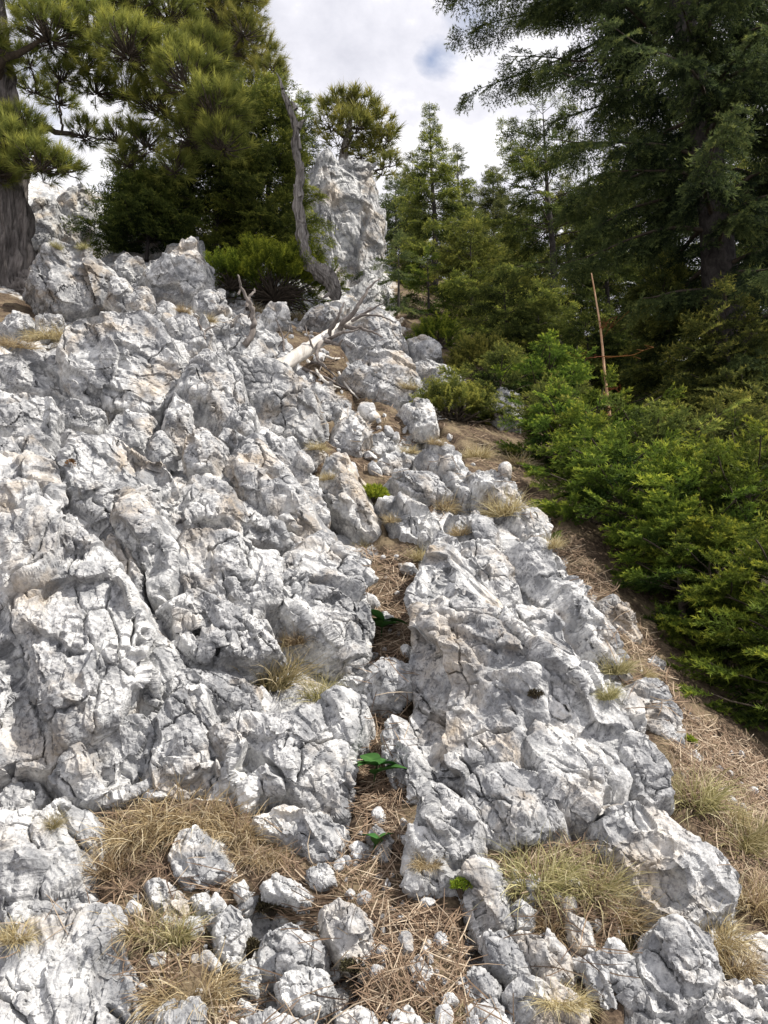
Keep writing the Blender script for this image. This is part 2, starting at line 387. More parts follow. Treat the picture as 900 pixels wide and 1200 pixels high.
    for k, (cs, am, ti, ju) in enumerate(((.50, 1., .42, .14), (.23, .62, .32, .14), (.10, .55, .34, .15), (.042, .62, .36, .17), (.018, .6, .36, .16))):
        cell = cs*RR
        if cell < 3.2*px: break
        d += am*rough*facets(st+w2*(.5**k)*.6, cell, seed+50+k*9, 300, ti, ju)
    # cracks along the borders of big broken pieces
    ck = crack(st+w2*1.5, .42*RR, seed+200); d -= .07*RR*np.exp(-(ck/(.018))**2)*(vnoise(V/R*3, seed+210) > -.2)
    ck = crack(st+w2*1.5, .20*RR, seed+230); d -= .03*RR*np.exp(-(ck/(.03))**2)*(vnoise(V/R*4, seed+240) > .15)
    d += rough*(.006+.012*R)*.16*fbm(V/(.05+.08*R), seed+90, 4, .55)
    V = V+nn*(d*np.clip(.35+pr, 0, 1)*st_)[:, None]
    G = V.reshape(nv, nu, 3); qs = np.linalg.norm(np.cross(np.gradient(G, axis=1), np.gradient(G, axis=0)), axis=2); qs /= np.median(qs)
    wm = np.clip((qs-5)/5, 0, 1)
    wm = np.maximum(wm, blur(wm, 2))
    wm = wm[..., None]
    for _ in range(6): G = G*(1-wm)+wm*np.stack([blur(G[..., a], 1) for a in range(3)], -1)
    V = G.reshape(-1, 3)
    keep = (sd > -mg*.98).reshape(nv, nu); idx = np.arange(nu*nv).reshape(nv, nu)
    ok = keep[:-1, :-1] & keep[1:, :-1] & keep[1:, 1:] & keep[:-1, 1:]
    F = np.stack([idx[:-1, :-1][ok], idx[:-1, 1:][ok], idx[1:, 1:][ok], idx[1:, :-1][ok]], -1)
    us, inv = np.unique(F, return_inverse=True); V = V[us]; F = inv.reshape(F.shape)
    # close the underside
    nb = len(V); E = np.concatenate([F[:, [0, 1]], F[:, [1, 2]], F[:, [2, 3]], F[:, [3, 0]]]); key = E.min(1).astype(np.int64)*nb+E.max(1)
    _, ix, ct = np.unique(key, return_index=True, return_counts=True); be = E[ix[ct == 1]]
    bv = np.unique(be); mp = np.full(nb, -1); mp[bv] = nb+np.arange(len(bv))
    ctr = V.mean(0)-n*.75*R
    low = V[bv]-n*.35*R; low = low+(ctr-low)*.35
    V = np.vstack([V, low, ctr[None]]); cc = len(V)-1
    F = np.vstack([F, np.stack([be[:, 1], be[:, 0], mp[be[:, 0]], mp[be[:, 1]]], -1)])
    tri = np.stack([mp[be[:, 1]], mp[be[:, 0]], np.full(len(be), cc)], -1)
    F = np.vstack([F, np.c_[tri, tri[:, 2]]])[:len(F)] if False else F
    base = c-n*.1*R
    me = mesh(name, V-base, F, M[m], False); o = obj(name, me, base)
    return tag(o, label, cat, group)

ROCKS = []
def R_(poly, label, name='boulder', cat='rock', **k): ROCKS.append((name, label, cat, pl(poly), k))
S = 'rock_outcrop'
# --- left wall, bottom to top
R_('-40,1110 20,1092 60,1078 108,1058 134,1062 142,1092 150,1120 166,1160 182,1240 -40,1240', 'large pale rock slab filling the bottom left corner of the slope', 'rock_slab', thick=.16, alpha=.12, seed=2, rough=.75)
R_('-40,1062 0,1055 45,1058 100,1040 112,1055 60,1074 20,1090 -40,1105', 'low flat rock ledge between the bottom left slab and the streaked block above it', 'rock_slab', thick=.2, alpha=.3, seed=3)
R_('-40,960 10,950 52,955 72,938 100,948 116,980 116,1020 98,1046 60,1058 20,1068 -40,1080', 'white rock block with dark streaks left of the big straw grass patch', thick=.3, alpha=.35, seed=5)
R_('0,937 14,920 45,914 54,935 42,952 6,954', 'small cream coloured stone tucked under the overhanging boulder', 'stone', thick=.35, alpha=.35, seed=6)
R_('60,908 85,885 125,855 150,840 176,836 184,860 177,895 182,925 150,942 110,948 75,938', 'rounded pale block with ochre stains directly below the overhang crack', thick=.22, alpha=.42, seed=7)
R_('182,838 200,812 232,800 246,832 260,880 256,928 215,934 186,922 181,890 190,862', 'upright pale block right of a thin vertical crack below the big boulder', thick=.22, alpha=.42, seed=8)
R_('160,757 185,743 206,760 211,790 205,815 190,830 170,816 160,795', 'knobbly orange-stained stone wedged right of the overhanging boulder', thick=.35, alpha=.45, seed=9)
R_('-40,632 15,603 58,612 105,640 142,672 170,700 181,738 168,798 150,834 125,850 85,880 62,896 32,893 0,912 -40,918', 'huge bulging boulder with an undercut lower edge on the left border', thick=.30, alpha=.42, seed=11, shear=.22, lift=.05, planes=5, rough=.72)
R_('-40,515 28,512 72,545 92,590 150,655 176,702 120,662 60,628 0,612 -40,628', 'long slanting slab lying on top of the huge undercut boulder', 'rock_slab', thick=.3, alpha=.16, seed=12, lift=-.035)
R_('62,537 80,508 130,505 175,530 200,545 205,560 190,588 172,610 160,660 120,620 92,590 76,548', 'broad white bulge of rock in the middle of the left wall', 'boulder', thick=.30, alpha=.35, seed=13)
R_('116,562 150,570 176,600 192,622 206,652 196,682 181,702 168,668 140,632', 'dark-faced angular wedge in the cleft right of the huge boulder', 'rock_wedge', thick=.45, alpha=.4, seed=14, side=-.35)
R_('198,562 230,556 262,570 290,595 330,620 346,640 325,641 290,630 256,616 226,612 203,638 190,598', 'long pale block with a shaded underside above the small rubble hollow', thick=.42, alpha=.38, seed=15, shear=.3)
R_('217,622 260,616 300,640 330,650 330,690 300,722 250,702 215,692 205,655', 'broken white face below the long block with shaded underside', 'rock_outcrop', thick=.2, alpha=.42, seed=16)
R_('330,652 380,626 420,660 431,700 433,760 425,786 395,772 360,742 340,720 322,690', 'pitted wedge of rock bordering the left side of the earthy gully', 'rock_wedge', thick=.24, alpha=.4, seed=17, rough=.75)
R_('196,706 230,690 275,705 312,730 330,762 300,776 265,766 235,779 205,762', 'pale block overhanging the grass tuft at mid height on the left', thick=.36, alpha=.42, seed=18, shear=.35)
R_('206,782 235,780 265,790 302,800 302,830 270,842 245,836 216,816', 'low ledge of rock behind the wide grass tuft', 'rock_ledge', thick=.25, alpha=.3, seed=19)
R_('258,850 280,832 312,827 345,832 385,826 400,810 428,822 428,852 415,888 410,948 380,957 340,938 310,925 288,945 270,885', 'big front block of white rock under the wide grass tuft', thick=.3, alpha=.45, seed=20, shear=.2, rough=.72)
R_('328,907 346,895 372,893 402,906 414,926 408,950 370,947 342,922', 'blocky step jutting from the lower right of the big front block', thick=.4, alpha=.5, seed=21, shear=.3)
R_('300,958 330,944 370,955 404,967 405,987 390,1012 365,1014 345,988 316,978', 'sunlit block at the foot of the big front block', thick=.38, alpha=.45, seed=22)
R_('392,800 410,791 430,798 429,815 410,816', 'small flat stone left of the grey-faced stone above the gully gap', 'stone', thick=.4, alpha=.4, seed=23)
R_('405,782 422,774 440,778 438,798 424,804 408,796', 'small white stone wedged behind the grey-faced stone above the gully gap', 'stone', thick=.4, alpha=.4, seed=24)
R_('428,797 432,783 442,772 460,769 475,778 475,806 452,822 430,829', 'grey-faced loose stone bridging the gully over a dark gap', 'stone', thick=.55, alpha=.5, seed=25, lift=.06, shear=.3, side=-.3, rough=.5)
R_('242,520 262,500 300,520 330,545 360,590 376,625 352,646 320,616 290,590 262,566', 'long slanting slab with a dark left face in the middle of the wall', 'rock_slab', thick=.42, alpha=.35, seed=26, side=-.45)
R_('300,506 345,514 362,530 372,570 386,610 372,621 350,582 325,542', 'pale slanting rib of rock right of the dark-faced slab', 'rock_slab', thick=.35, alpha=.3, seed=27)
R_('278,428 300,419 330,424 352,440 370,468 369,500 355,516 330,512 302,506 294,482 285,455', 'shaded grey flat-faced slab standing below the bleached fallen log', 'rock_slab', thick=.26, alpha=.55, seed=28, m='rock_gray', rough=.5, planes=3, side=-.25, shear=.2)  # darker stone colour stands in for the shadow on this face
R_('218,432 240,408 270,415 282,440 293,482 301,520 270,501 250,490 235,470 220,466', 'jagged blue-grey block left of the flat-faced slab', thick=.4, alpha=.35, seed=29)
R_('217,512 238,502 252,511 257,530 246,549 228,556 216,546', 'squat boulder with white top and grey front in a pocket of the wall', thick=.5, alpha=.5, seed=30, side=-.2, rough=.5, shear=.25)
R_('192,490 205,459 218,470 224,500 212,523 200,528', 'upright leaning stone right of the large grey-faced block', 'stone', thick=.45, alpha=.45, seed=31)
R_('62,406 75,385 95,369 130,361 165,364 195,384 216,420 212,442 205,460 185,481 155,485 130,481 119,455 95,440 76,425', 'large grey-faced block below the big pine trunk', thick=.36, alpha=.5, seed=32, shear=.4, planes=4, rough=.7)
R_('80,470 88,444 98,425 112,434 121,455 116,471 100,474', 'dark triangular stone against the large grey-faced block', 'stone', thick=.5, alpha=.5, seed=33, side=-.3)
R_('-40,424 20,410 45,399 62,420 75,445 80,466 60,459 30,456 0,456 -40,462', 'pale hummock of rock on the left border beneath the tree trunk', thick=.36, alpha=.4, seed=34)
R_('-40,465 0,458 30,459 62,466 69,490 60,512 28,516 0,506 -40,512', 'low rock with shaded front on the left border above the slanting slab', thick=.38, alpha=.42, seed=35, shear=.3)
R_('68,482 80,471 110,476 123,490 116,506 90,501 72,496', 'small white block right of the low left border rock', 'stone', thick=.45, alpha=.42, seed=36)
R_('124,508 135,487 150,481 178,488 179,512 165,526 142,523', 'pair-topped white block below the large grey-faced block', thick=.42, alpha=.45, seed=37)
R_('180,512 190,505 202,520 202,540 188,545 178,530', 'little white rubble stone beside the leaning upright stone', 'stone', thick=.45, alpha=.4, seed=38)
# --- bottom middle
R_('196,1000 210,975 230,969 252,985 262,1005 270,1022 250,1036 225,1044 205,1031', 'rounded grey-white boulder lying in the straw grass patch', thick=.5, alpha=.5, seed=40, rough=.6, side=-.15)
R_('173,1032 190,1029 215,1050 219,1076 200,1087 184,1066', 'long thin stone just below the rounded boulder in the grass', 'stone', thick=.4, alpha=.4, seed=41)
R_('252,1076 270,1059 291,1076 286,1106 270,1131 255,1111', 'oval grey stone left of the cracked block at the bottom', 'stone', thick=.45, alpha=.45, seed=42)
R_('302,1120 310,1092 344,1080 374,1105 378,1130 355,1136 325,1146 307,1137', 'cracked block in the bottom centre, its upper half', thick=.4, alpha=.48, seed=43)
R_('325,1152 355,1138 380,1137 388,1160 375,1181 356,1189 335,1176', 'cracked block in the bottom centre, its lower half', thick=.42, alpha=.48, seed=44)
R_('378,1062 396,1054 426,1065 439,1085 436,1112 425,1131 400,1121 382,1095', 'upright grey block beside long pine needles at the gully foot', thick=.42, alpha=.5, seed=45)
R_('309,1032 325,1025 350,1036 366,1050 360,1060 336,1052 312,1044', 'flat white stone bar under the sunlit block', 'stone', thick=.45, alpha=.4, seed=46)
R_('360,1022 372,1013 388,1018 393,1038 378,1044 363,1040', 'small white cube-like stone under the sunlit block', 'stone', thick=.5, alpha=.45, seed=47)
R_('272,1038 286,1030 292,1046 280,1054', 'tiny pale stone between the rounded boulder and the flat bar', 'stone', thick=.5, alpha=.4, seed=48)
R_('398,1187 420,1177 440,1190 442,1240 396,1240', 'pale stone cut by the bottom edge in the centre', 'stone', thick=.4, alpha=.4, seed=49)
R_('462,1190 478,1178 494,1195 496,1235 460,1235', 'narrow pale stone cut by the bottom edge right of the centre', 'stone', thick=.4, alpha=.4, seed=50)
R_('478,1130 490,1120 506,1135 511,1152 495,1152 482,1145', 'white angular stone lying in the needle litter at the bottom', 'stone', thick=.5, alpha=.45, seed=51)
R_('537,1142 560,1135 580,1150 584,1169 556,1173 541,1156', 'flat pale stone in the needle litter right of the white angular stone', 'stone', thick=.35, alpha=.35, seed=52)
R_('225,1050 240,1046 250,1062 248,1085 234,1080', 'narrow stone between the oval grey stone and the rounded boulder', 'stone', thick=.4, alpha=.4, seed=53)
R_('280,1130 296,1122 303,1142 298,1165 284,1155', 'small grey stone left of the cracked block', 'stone', thick=.4, alpha=.4, seed=54)
R_('180,1185 205,1170 235,1180 240,1240 178,1240', 'pale stone cut by the bottom edge left of the cracked block', 'stone', thick=.35, alpha=.35, seed=55)
R_('285,1195 320,1185 355,1195 380,1215 380,1240 285,1240', 'wide low stone cut by the bottom edge under the cracked block', 'stone', thick=.3, alpha=.3, seed=56)
# --- gully and pointed rock
R_('448,860 460,838 476,866 495,905 498,925 480,946 462,936 451,900', 'sharp grey fin of rock standing in the gully', 'rock_fin', thick=.38, alpha=.45, seed=60, side=-.3)
R_('474,1020 475,990 490,940 501,915 515,945 530,985 521,1010 530,1030 510,1046 480,1051', 'dark shaded foot of the pointed rock right of the leafy plants', 'boulder', thick=.38, alpha=.5, seed=61, m='rock_gray', side=-.35)  # shadowed side of the rock painted with the darker stone
R_('500,960 503,914 522,920 550,944 563,975 560,1000 535,1009 515,990', 'pale pointed wedge resting on the dark foot rock', 'rock_wedge', thick=.45, alpha=.48, seed=62, shear=.3, lift=.05, rough=.6)
R_('430,975 440,965 456,985 455,1010 440,1005', 'small shaded stone at the gully edge under the leafy plants', 'stone', thick=.4, alpha=.4, seed=63)
# --- right rib
R_('487,682 502,644 520,640 545,680 580,722 612,762 640,790 628,830 612,850 590,882 560,897 545,925 515,915 500,890 482,850 477,790 483,730', 'tall grey rib of bedrock right of the gully', S, cat='rock outcrop', thick=.30, alpha=.22, seed=70, side=-.12)
R_('585,722 610,702 650,720 680,760 702,790 722,820 735,850 722,890 716,920 690,960 660,966 640,940 630,900 614,862 640,800 612,762', 'rough broken bulge on the right flank of the tall rib', S, cat='rock outcrop', thick=.26, alpha=.25, seed=71, shear=.2)
R_('545,927 560,900 600,890 635,905 652,930 656,966 640,986 600,1001 570,991 555,962', 'stepped white foot of the tall rib above the grass tufts', S, cat='rock outcrop', thick=.28, alpha=.4, seed=72, shear=.3)
R_('500,646 515,624 540,634 580,640 602,660 606,700 585,716 555,690 530,660', 'upper shoulder of the tall rib', S, cat='rock outcrop', thick=.28, alpha=.25, seed=73)
R_('578,662 600,644 640,660 656,690 640,712 610,712 585,692', 'rounded knob with a shaded cleft high on the rib', thick=.4, alpha=.3, seed=74, side=-.2)
R_('610,634 640,634 662,660 682,690 692,730 722,770 742,802 715,792 685,762 655,716 645,682 620,656', 'long pale edge of the rib facing the young spruces', S, cat='rock outcrop', thick=.34, alpha=.22, seed=75, side=.1)
R_('712,798 740,810 756,850 776,900 787,932 770,948 745,926 725,882 728,850', 'lower right flank rock of the rib beside the needle litter slope', S, cat='rock outcrop', thick=.32, alpha=.3, seed=76, shear=.25)
R_('704,960 720,944 750,934 780,950 816,985 851,1010 873,1035 866,1062 840,1071 805,1080 770,1071 745,1041 720,1000', 'smooth white tongue of rock at the lower end of the rib', S, cat='rock outcrop', thick=.30, alpha=.35, seed=77, shear=.35, rough=.7)
R_('742,1122 770,1086 790,1078 830,1091 846,1130 830,1162 800,1187 770,1192', 'white block with a shaded corner below the tongue of rock', thick=.36, alpha=.42, seed=78, rough=.7, shear=.25)
R_('826,1180 840,1156 876,1150 892,1180 886,1240 830,1240', 'pale stone with a pinkish spot in the bottom right corner', thick=.35, alpha=.4, seed=79)
R_('852,1096 890,1088 940,1110 940,1172 892,1152 862,1131', 'smooth grey slab on the right border near the bottom', 'rock_slab', thick=.25, alpha=.3, seed=80, rough=.5)
R_('890,1160 915,1155 945,1185 945,1240 893,1240', 'grey stone on the right border at the bottom corner', 'stone', thick=.35, alpha=.35, seed=81)
R_('543,1032 555,1006 575,1010 590,1040 598,1076 586,1091 560,1093 550,1070', 'upright block with a mossy top under the stepped foot of the rib', thick=.38, alpha=.5, seed=82)
R_('565,1096 590,1088 609,1110 619,1143 596,1146 575,1126', 'white flat-topped brick-like block below the mossy block', thick=.36, alpha=.42, seed=83, rough=.5)
R_('598,1060 610,1052 626,1065 625,1085 608,1088', 'small white stone above the half-hidden slab', 'stone', thick=.4, alpha=.42, seed=84)
R_('604,1094 640,1090 666,1120 669,1146 640,1152 616,1124', 'half-hidden grey slab under the hanging grass tuft', 'rock_slab', thick=.28, alpha=.36, seed=85)
R_('667,1070 689,1080 696,1110 681,1113 668,1096', 'upright white stone between the two hanging grass tufts', 'stone', thick=.4, alpha=.45, seed=86)
R_('598,1165 640,1152 680,1166 690,1240 600,1240', 'wide pale block cut by the bottom edge right of the litter', thick=.25, alpha=.3, seed=87)
R_('684,1122 697,1117 712,1150 720,1182 706,1180 690,1150', 'narrow splinter of rock under the hanging grass tufts', 'stone', thick=.4, alpha=.4, seed=88)
R_('700,1120 720,1100 742,1125 748,1162 735,1178 716,1160', 'steep pale wedge left of the white block with a shaded corner', 'rock_wedge', thick=.35, alpha=.42, seed=89, side=-.3)
R_('548,1180 580,1172 600,1190 600,1240 540,1240', 'low stone cut by the bottom edge left of the wide pale block', 'stone', thick=.3, alpha=.3, seed=90)
# --- middle, above the gully
R_('371,562 384,536 405,531 420,560 436,600 441,622 426,626 400,606 380,582', 'tall block with a shaded left face at the head of the gully', thick=.45, alpha=.4, seed=100, side=-.35, rough=.6)
R_('388,516 400,492 426,489 433,510 421,529 400,530', 'grey boulder above the tall block at the gully head', thick=.5, alpha=.45, seed=101)
R_('432,516 448,508 462,520 458,532 440,530', 'small pale stone right of the grey boulder', 'stone', thick=.45, alpha=.4, seed=102)
R_('455,562 470,550 505,552 529,575 510,583 480,581', 'smooth oval rock left of the two upper grass tufts', thick=.36, alpha=.32, seed=103, rough=.6)
R_('444,583 480,585 510,606 521,630 500,641 470,622', 'flat rock right of the yellow-green cushion plant', thick=.3, alpha=.25, seed=104)
R_('497,525 520,520 541,545 562,570 546,581 525,560', 'elongated white rock on the path-like band above the rib', thick=.36, alpha=.28, seed=105)
R_('552,556 580,548 606,566 616,592 590,598 568,580', 'broken white rock right of the elongated rock', thick=.36, alpha=.3, seed=106)
R_('528,602 560,600 582,622 586,645 560,640 538,625', 'pale flat rock below the two upper grass tufts', thick=.3, alpha=.28, seed=107)
R_('598,590 622,596 642,618 640,632 615,630 604,612', 'small rib-top rock beside the young spruces', 'stone', thick=.36, alpha=.3, seed=108)
R_('442,540 466,530 486,540 476,552 452,556', 'low white rock above the smooth oval rock', 'stone', thick=.34, alpha=.3, seed=109)
R_('352,528 372,520 384,530 372,546 358,545', 'small stone between the flat-faced slab and the tall block', 'stone', thick=.45, alpha=.4, seed=110)
R_('368,455 384,450 400,470 396,488 378,490', 'pale block beneath the fallen log', 'stone', thick=.45, alpha=.4, seed=111)
R_('402,432 430,414 470,411 491,440 498,466 470,471 430,452', 'bluish shaded outcrop below the bright spire', S, cat='rock outcrop', thick=.4, alpha=.4, seed=112)
R_('488,425 500,418 525,430 542,450 540,470 515,472 498,462', 'bluish ribbed rock left of the dark juniper', thick=.42, alpha=.4, seed=113)
R_('472,474 495,468 510,480 512,498 488,500', 'grey ledge stone left of the dark juniper', 'stone', thick=.4, alpha=.35, seed=114)
R_('400,395 415,372 440,362 470,378 478,400 450,412 420,412', 'bluish outcrop at the foot of the bright spire', S, cat='rock outcrop', thick=.4, alpha=.4, seed=115)
R_('478,398 495,392 512,405 518,420 498,422', 'small rock on the skyline edge below the bright spire', 'stone', thick=.45, alpha=.4, seed=116)
R_('570,470 588,455 606,460 615,478 608,500 586,505', 'pale earthy outcrop behind the dark juniper', S, cat='rock outcrop', thick=.35, alpha=.4, seed=117)
# --- ridge, upper left
R_('36,330 40,298 62,282 92,286 118,300 132,322 122,352 96,366 60,368', 'grey weathered cliff block right of the big pine trunk', thick=.35, alpha=.6, seed=120, m='rock_gray')
R_('128,330 134,304 150,294 166,304 168,326 152,340', 'rounded grey boulder on the left ridge', thick=.45, alpha=.5, seed=121, m='rock_gray')
R_('165,322 176,305 196,302 206,290 222,279 236,298 242,326 228,346 200,344 178,338', 'jagged white crest of rock on the left ridge', 'rock_crest', thick=.42, alpha=.5, seed=122)
R_('122,352 132,326 148,330 158,352 146,362', 'white upright stone at the left end of the ridge crest', 'stone', thick=.45, alpha=.5, seed=123)
R_('148,354 160,336 176,338 180,356 164,366', 'white upright stone in the middle of the ridge crest', 'stone', thick=.45, alpha=.5, seed=124)
R_('32,282 30,245 48,232 66,236 70,262 56,288', 'pale outcrop between the big trunk and the dark bush', S, cat='rock outcrop', thick=.4, alpha=.6, seed=125)
R_('66,262 72,228 92,216 108,226 106,262 86,282', 'upper pale outcrop left of the dark bush', S, cat='rock outcrop', thick=.4, alpha=.6, seed=126)
R_('228,348 246,338 262,344 268,360 248,366 232,360', 'low white boulder beside the juniper shrub', 'boulder', thick=.4, alpha=.45, seed=127)
R_('308,366 318,352 334,358 340,380 322,386', 'bluish stone below the juniper shrub', 'stone', thick=.45, alpha=.45, seed=128)
R_('354,372 372,356 396,360 400,374 378,380', 'grey stone below the snag root', 'stone', thick=.42, alpha=.45, seed=129)
R_('240,398 262,372 290,378 330,398 350,412 330,424 290,420 262,412', 'white rock bank behind the flat-faced slab', 'rock_ledge', thick=.35, alpha=.35, seed=130)
R_('196,380 218,362 242,372 246,398 222,412 206,402', 'white rock right of the large grey-faced block', thick=.4, alpha=.4, seed=131)
R_('0,378 14,362 36,368 40,384 18,392', 'small white stone at the base of the big pine', 'stone', thick=.45, alpha=.45, seed=132)
R_('40,378 52,366 72,372 66,388 48,392', 'white stone right of the dry grass strip near the big pine', 'stone', thick=.45, alpha=.45, seed=133)
# --- right litter slope
R_('728,830 745,796 770,794 786,815 796,850 799,876 775,871 750,851', 'pale rock with yellow lichen on the right litter slope', thick=.3, alpha=.3, seed=140)
R_('700,706 720,695 741,715 756,746 740,753 715,726', 'grey rock along the upper edge of the litter slope', thick=.36, alpha=.3, seed=141)
R_('758,776 768,768 780,776 780,788 764,788', 'small grey stone above the pale rock on the litter slope', 'stone', thick=.45, alpha=.35, seed=142)
R_('862,922 880,912 915,920 940,935 935,948 880,944', 'grey rock on the right border amid the litter', thick=.4, alpha=.3, seed=143)
R_('686,764 700,754 712,766 712,780 694,780', 'small grey block at the rib edge below the upper litter', 'stone', thick=.45, alpha=.35, seed=144)
R_('796,886 812,880 824,888 816,896 800,896', 'small flat stone below the pale rock on the litter slope', 'stone', thick=.3, alpha=.25, seed=145)

# bedrock that shows between the blocks, and the open earth
ROCKAREA = [pl(s) for s in ('245,1065 300,1045 350,1070 400,1060 440,1100 400,1210 330,1200 260,1190', '540,1005 600,1040 680,1090 700,1240 590,1240 545,1150','600,560 640,590 705,690 695,725 655,650 615,600', '445,500 500,498 545,540 505,548 450,542', '500,572 600,560 645,625 560,655 510,645', '438,572 500,588 515,645 455,622', '380,455 430,470 440,500 395,500',
 '-60,380 60,380 120,340 240,280 300,330 330,400 372,440 375,520 372,540 440,620 430,690 434,770 420,840 412,950 395,1010 340,1000 300,950 250,935 180,935 100,950 110,1060 60,1090 140,1100 190,1240 -60,1240',
 '485,690 500,640 520,600 560,560 620,590 660,650 700,740 730,790 790,930 870,1040 860,1090 900,1110 930,1240 740,1240 730,1100 690,980 560,990 545,930 500,910 480,840',
 '400,400 440,350 480,390 540,450 545,475 500,500 470,480 420,455', '355,360 400,330 450,360 450,380 400,400', '20,330 40,270 110,230 130,300 130,350 60,372')]
def ground():
    def axis(seg):
        out = [seg[0][0]]
        for (a, b, s0, s1) in seg:
            x = a; L = b-a
            while x < b-1e-9:
                s = s0+(s1-s0)*((x-a)/L); x = min(b, x+s); out.append(x)
        return np.array(out)
    yy = axis([(-14, .6, .9, .1), (.6, 1.2, .08, .009), (1.2, 3.2, .009, .014), (3.2, 10, .014, .06), (10, 22, .06, .35), (22, 70, .4, 2.5)])
    xp = axis([(0, 1.4, .009, .010), (1.4, 4, .010, .06), (4, 12, .06, .4), (12, 40, .5, 3)])
    xx = np.r_[-xp[:0:-1], xp]
    X, Y = np.meshgrid(xx, yy); Z = H(X, Y); nv, nu = X.shape
    P = np.stack([X, Y, Z], -1).reshape(-1, 3)
    dx = np.gradient(Z, xx, axis=1); dy = np.gradient(Z, yy, axis=0)
    n = np.stack([-dx, -dy, np.ones_like(Z)], -1).reshape(-1, 3); n /= np.linalg.norm(n, axis=1)[:, None]
    px, py = to_px(P); q = np.c_[px, py]; front = P[:, 1] > .9
    att = np.zeros(len(P))
    q2 = q+np.c_[vnoise(P*6, 1), vnoise(P*6, 2)]*10
    sel = np.where(front & (px > -80) & (px < 980) & (py > 180) & (py < 1260) & (P[:, 1] < 20))[0]
    best = np.full(len(sel), -99.)
    for pg in ROCKAREA: best = np.maximum(best, sdist(q2[sel], np.array(pg)))
    att[sel] = np.clip(best/14+.5, 0, 1)
    up = np.clip((P[:, 1]-6.5)/2, 0, 1)*np.clip((.6-P[:, 0])/.6, 0, 1)*.8
    att = np.maximum(att, up)
    near = front & (P[:, 1] < 16) & (np.abs(P[:, 0]) < 9)
    d = np.zeros(len(P)); s = np.where(near)[0]; Ps = P[s]; rk = att[s]
    sc = np.clip(Ps[:, 1]/2.2, 1, 4)[:, None]
    f = facets(Ps/sc, .17, 5, 150, .45, .2)+.7*facets(Ps/sc, .07, 25, 150, .45, .2)+.5*facets(Ps/sc, .028, 35, 150, .4, .2)
    soil = .010*fbm(Ps*9, 3, 4)+.004*fbm(Ps*60, 9, 2)
    d[s] = rk*(f*sc[:, 0]*.8-.05*sc[:, 0])+(1-rk)*soil
    far = ~near; d[far] = .12*fbm(P[far]*.7, 4, 4)
    P = P+n*d[:, None]
    woodland = np.clip((P[:, 0]-(.9+.12*P[:, 1]))/.5, 0, 1)*np.clip((P[:, 1]-2.5)/1.2, 0, 1)  # where the different, darker forest soil lies
    idx = np.arange(nu*nv).reshape(nv, nu)
    F = np.stack([idx[:-1, :-1], idx[:-1, 1:], idx[1:, 1:], idx[1:, :-1]], -1).reshape(-1, 4)
    o = obj('ground', mesh('ground', P, F, M['ground'], True, {'rock': att, 'woodland': woodland})); o['kind'] = 'structure'; return o
ground()
for i, (nm, lb, ct, poly, k) in enumerate(ROCKS):
    rock(nm, lb, ct, poly, **k)
# ------------------------------------------------------------------ the free-standing spire, a closed lump
def lump(name, label, cat, outline, Y, ratio, seed, m, facet=.62):
    """outline: rows of (py, left px, right px) from top to foot"""
    rows = np.array(outline, float); k = 420; nz = 260
    t = np.linspace(0, len(rows)-1, nz); rr = np.stack([np.interp(t, np.arange(len(rows)), rows[:, c]) for c in range(3)], 1)
    V = []; th = np.linspace(0, 2*np.pi, k, endpoint=False)
    for py, l, r in rr:
        a, b = at(l, py, Y), at(r, py, Y); c = (a+b)/2; w = np.linalg.norm(b-a)/2
        V.append(np.stack([c[0]+np.sign(np.cos(th))*np.abs(np.cos(th))**.8*w, c[1]+np.sign(np.sin(th))*np.abs(np.sin(th))**.8*w*ratio, np.full(k, c[2])], -1))
    V = np.array(V); top = V[0].mean(0); V = V.reshape(-1, 3)
    G = V.reshape(nz, k, 3); nn = np.cross(np.roll(G, -1, 1)-np.roll(G, 1, 1), np.gradient(G, axis=0)).reshape(-1, 3); nn /= -(np.linalg.norm(nn, axis=1)[:, None]+1e-9)
    cen = G.mean(1, keepdims=True); sgn = np.sign(((G-cen).reshape(-1, 3)*nn).sum(1).mean()); nn *= sgn
    W = V+np.c_[vnoise(V*1.5, seed), vnoise(V*1.5, seed+1), vnoise(V*1.5, seed+2)]*.2
    W = W*np.array([1, 1, .6])
    d = facet*(facets(W, .8, seed+3, 150, .35, .16)+.6*facets(W, .34, seed+13, 150, .4, .2)+.6*facets(W, .16, seed+23, 150, .45, .2)+.6*facets(W, .08, seed+43, 150, .45, .2))+.02*fbm(V*6, seed+33, 4)
    V = V+nn*d[:, None]
    i = np.arange(nz-1)[:, None]*k; j = np.arange(k)[None]
    F = np.stack([i+j, i+k+j, i+k+(j+1) % k, i+(j+1) % k], -1).reshape(-1, 4)
    V = np.vstack([V, V[:k].mean(0)[None]+[0, 0, .05]]); jj = np.arange(k)
    # top cap as quads folded on the centre
    F = np.vstack([F, np.stack([jj[::2], (jj[::2]+1) % k, (jj[::2]+2) % k, np.full(k//2, len(V)-1)], -1)])
    if sgn < 0: F = F[:, ::-1]
    base = V[-k-1:-1].mean(0); return tag(obj(name, mesh(name, V-base, F, M[m], False), base), label, cat)
lump('rock_spire', 'tall pale rock spire standing on the ridge under a small pine', 'rock spire',
     [(194,380,420),(197,370,432),(206,362,441),(228,358,449),(262,357,452),(300,360,450),(335,366,446),(360,362,448),(390,356,450),(420,350,452)], 13.2, .75, 300, 'rock_far')
SC.view_layers[0].update()
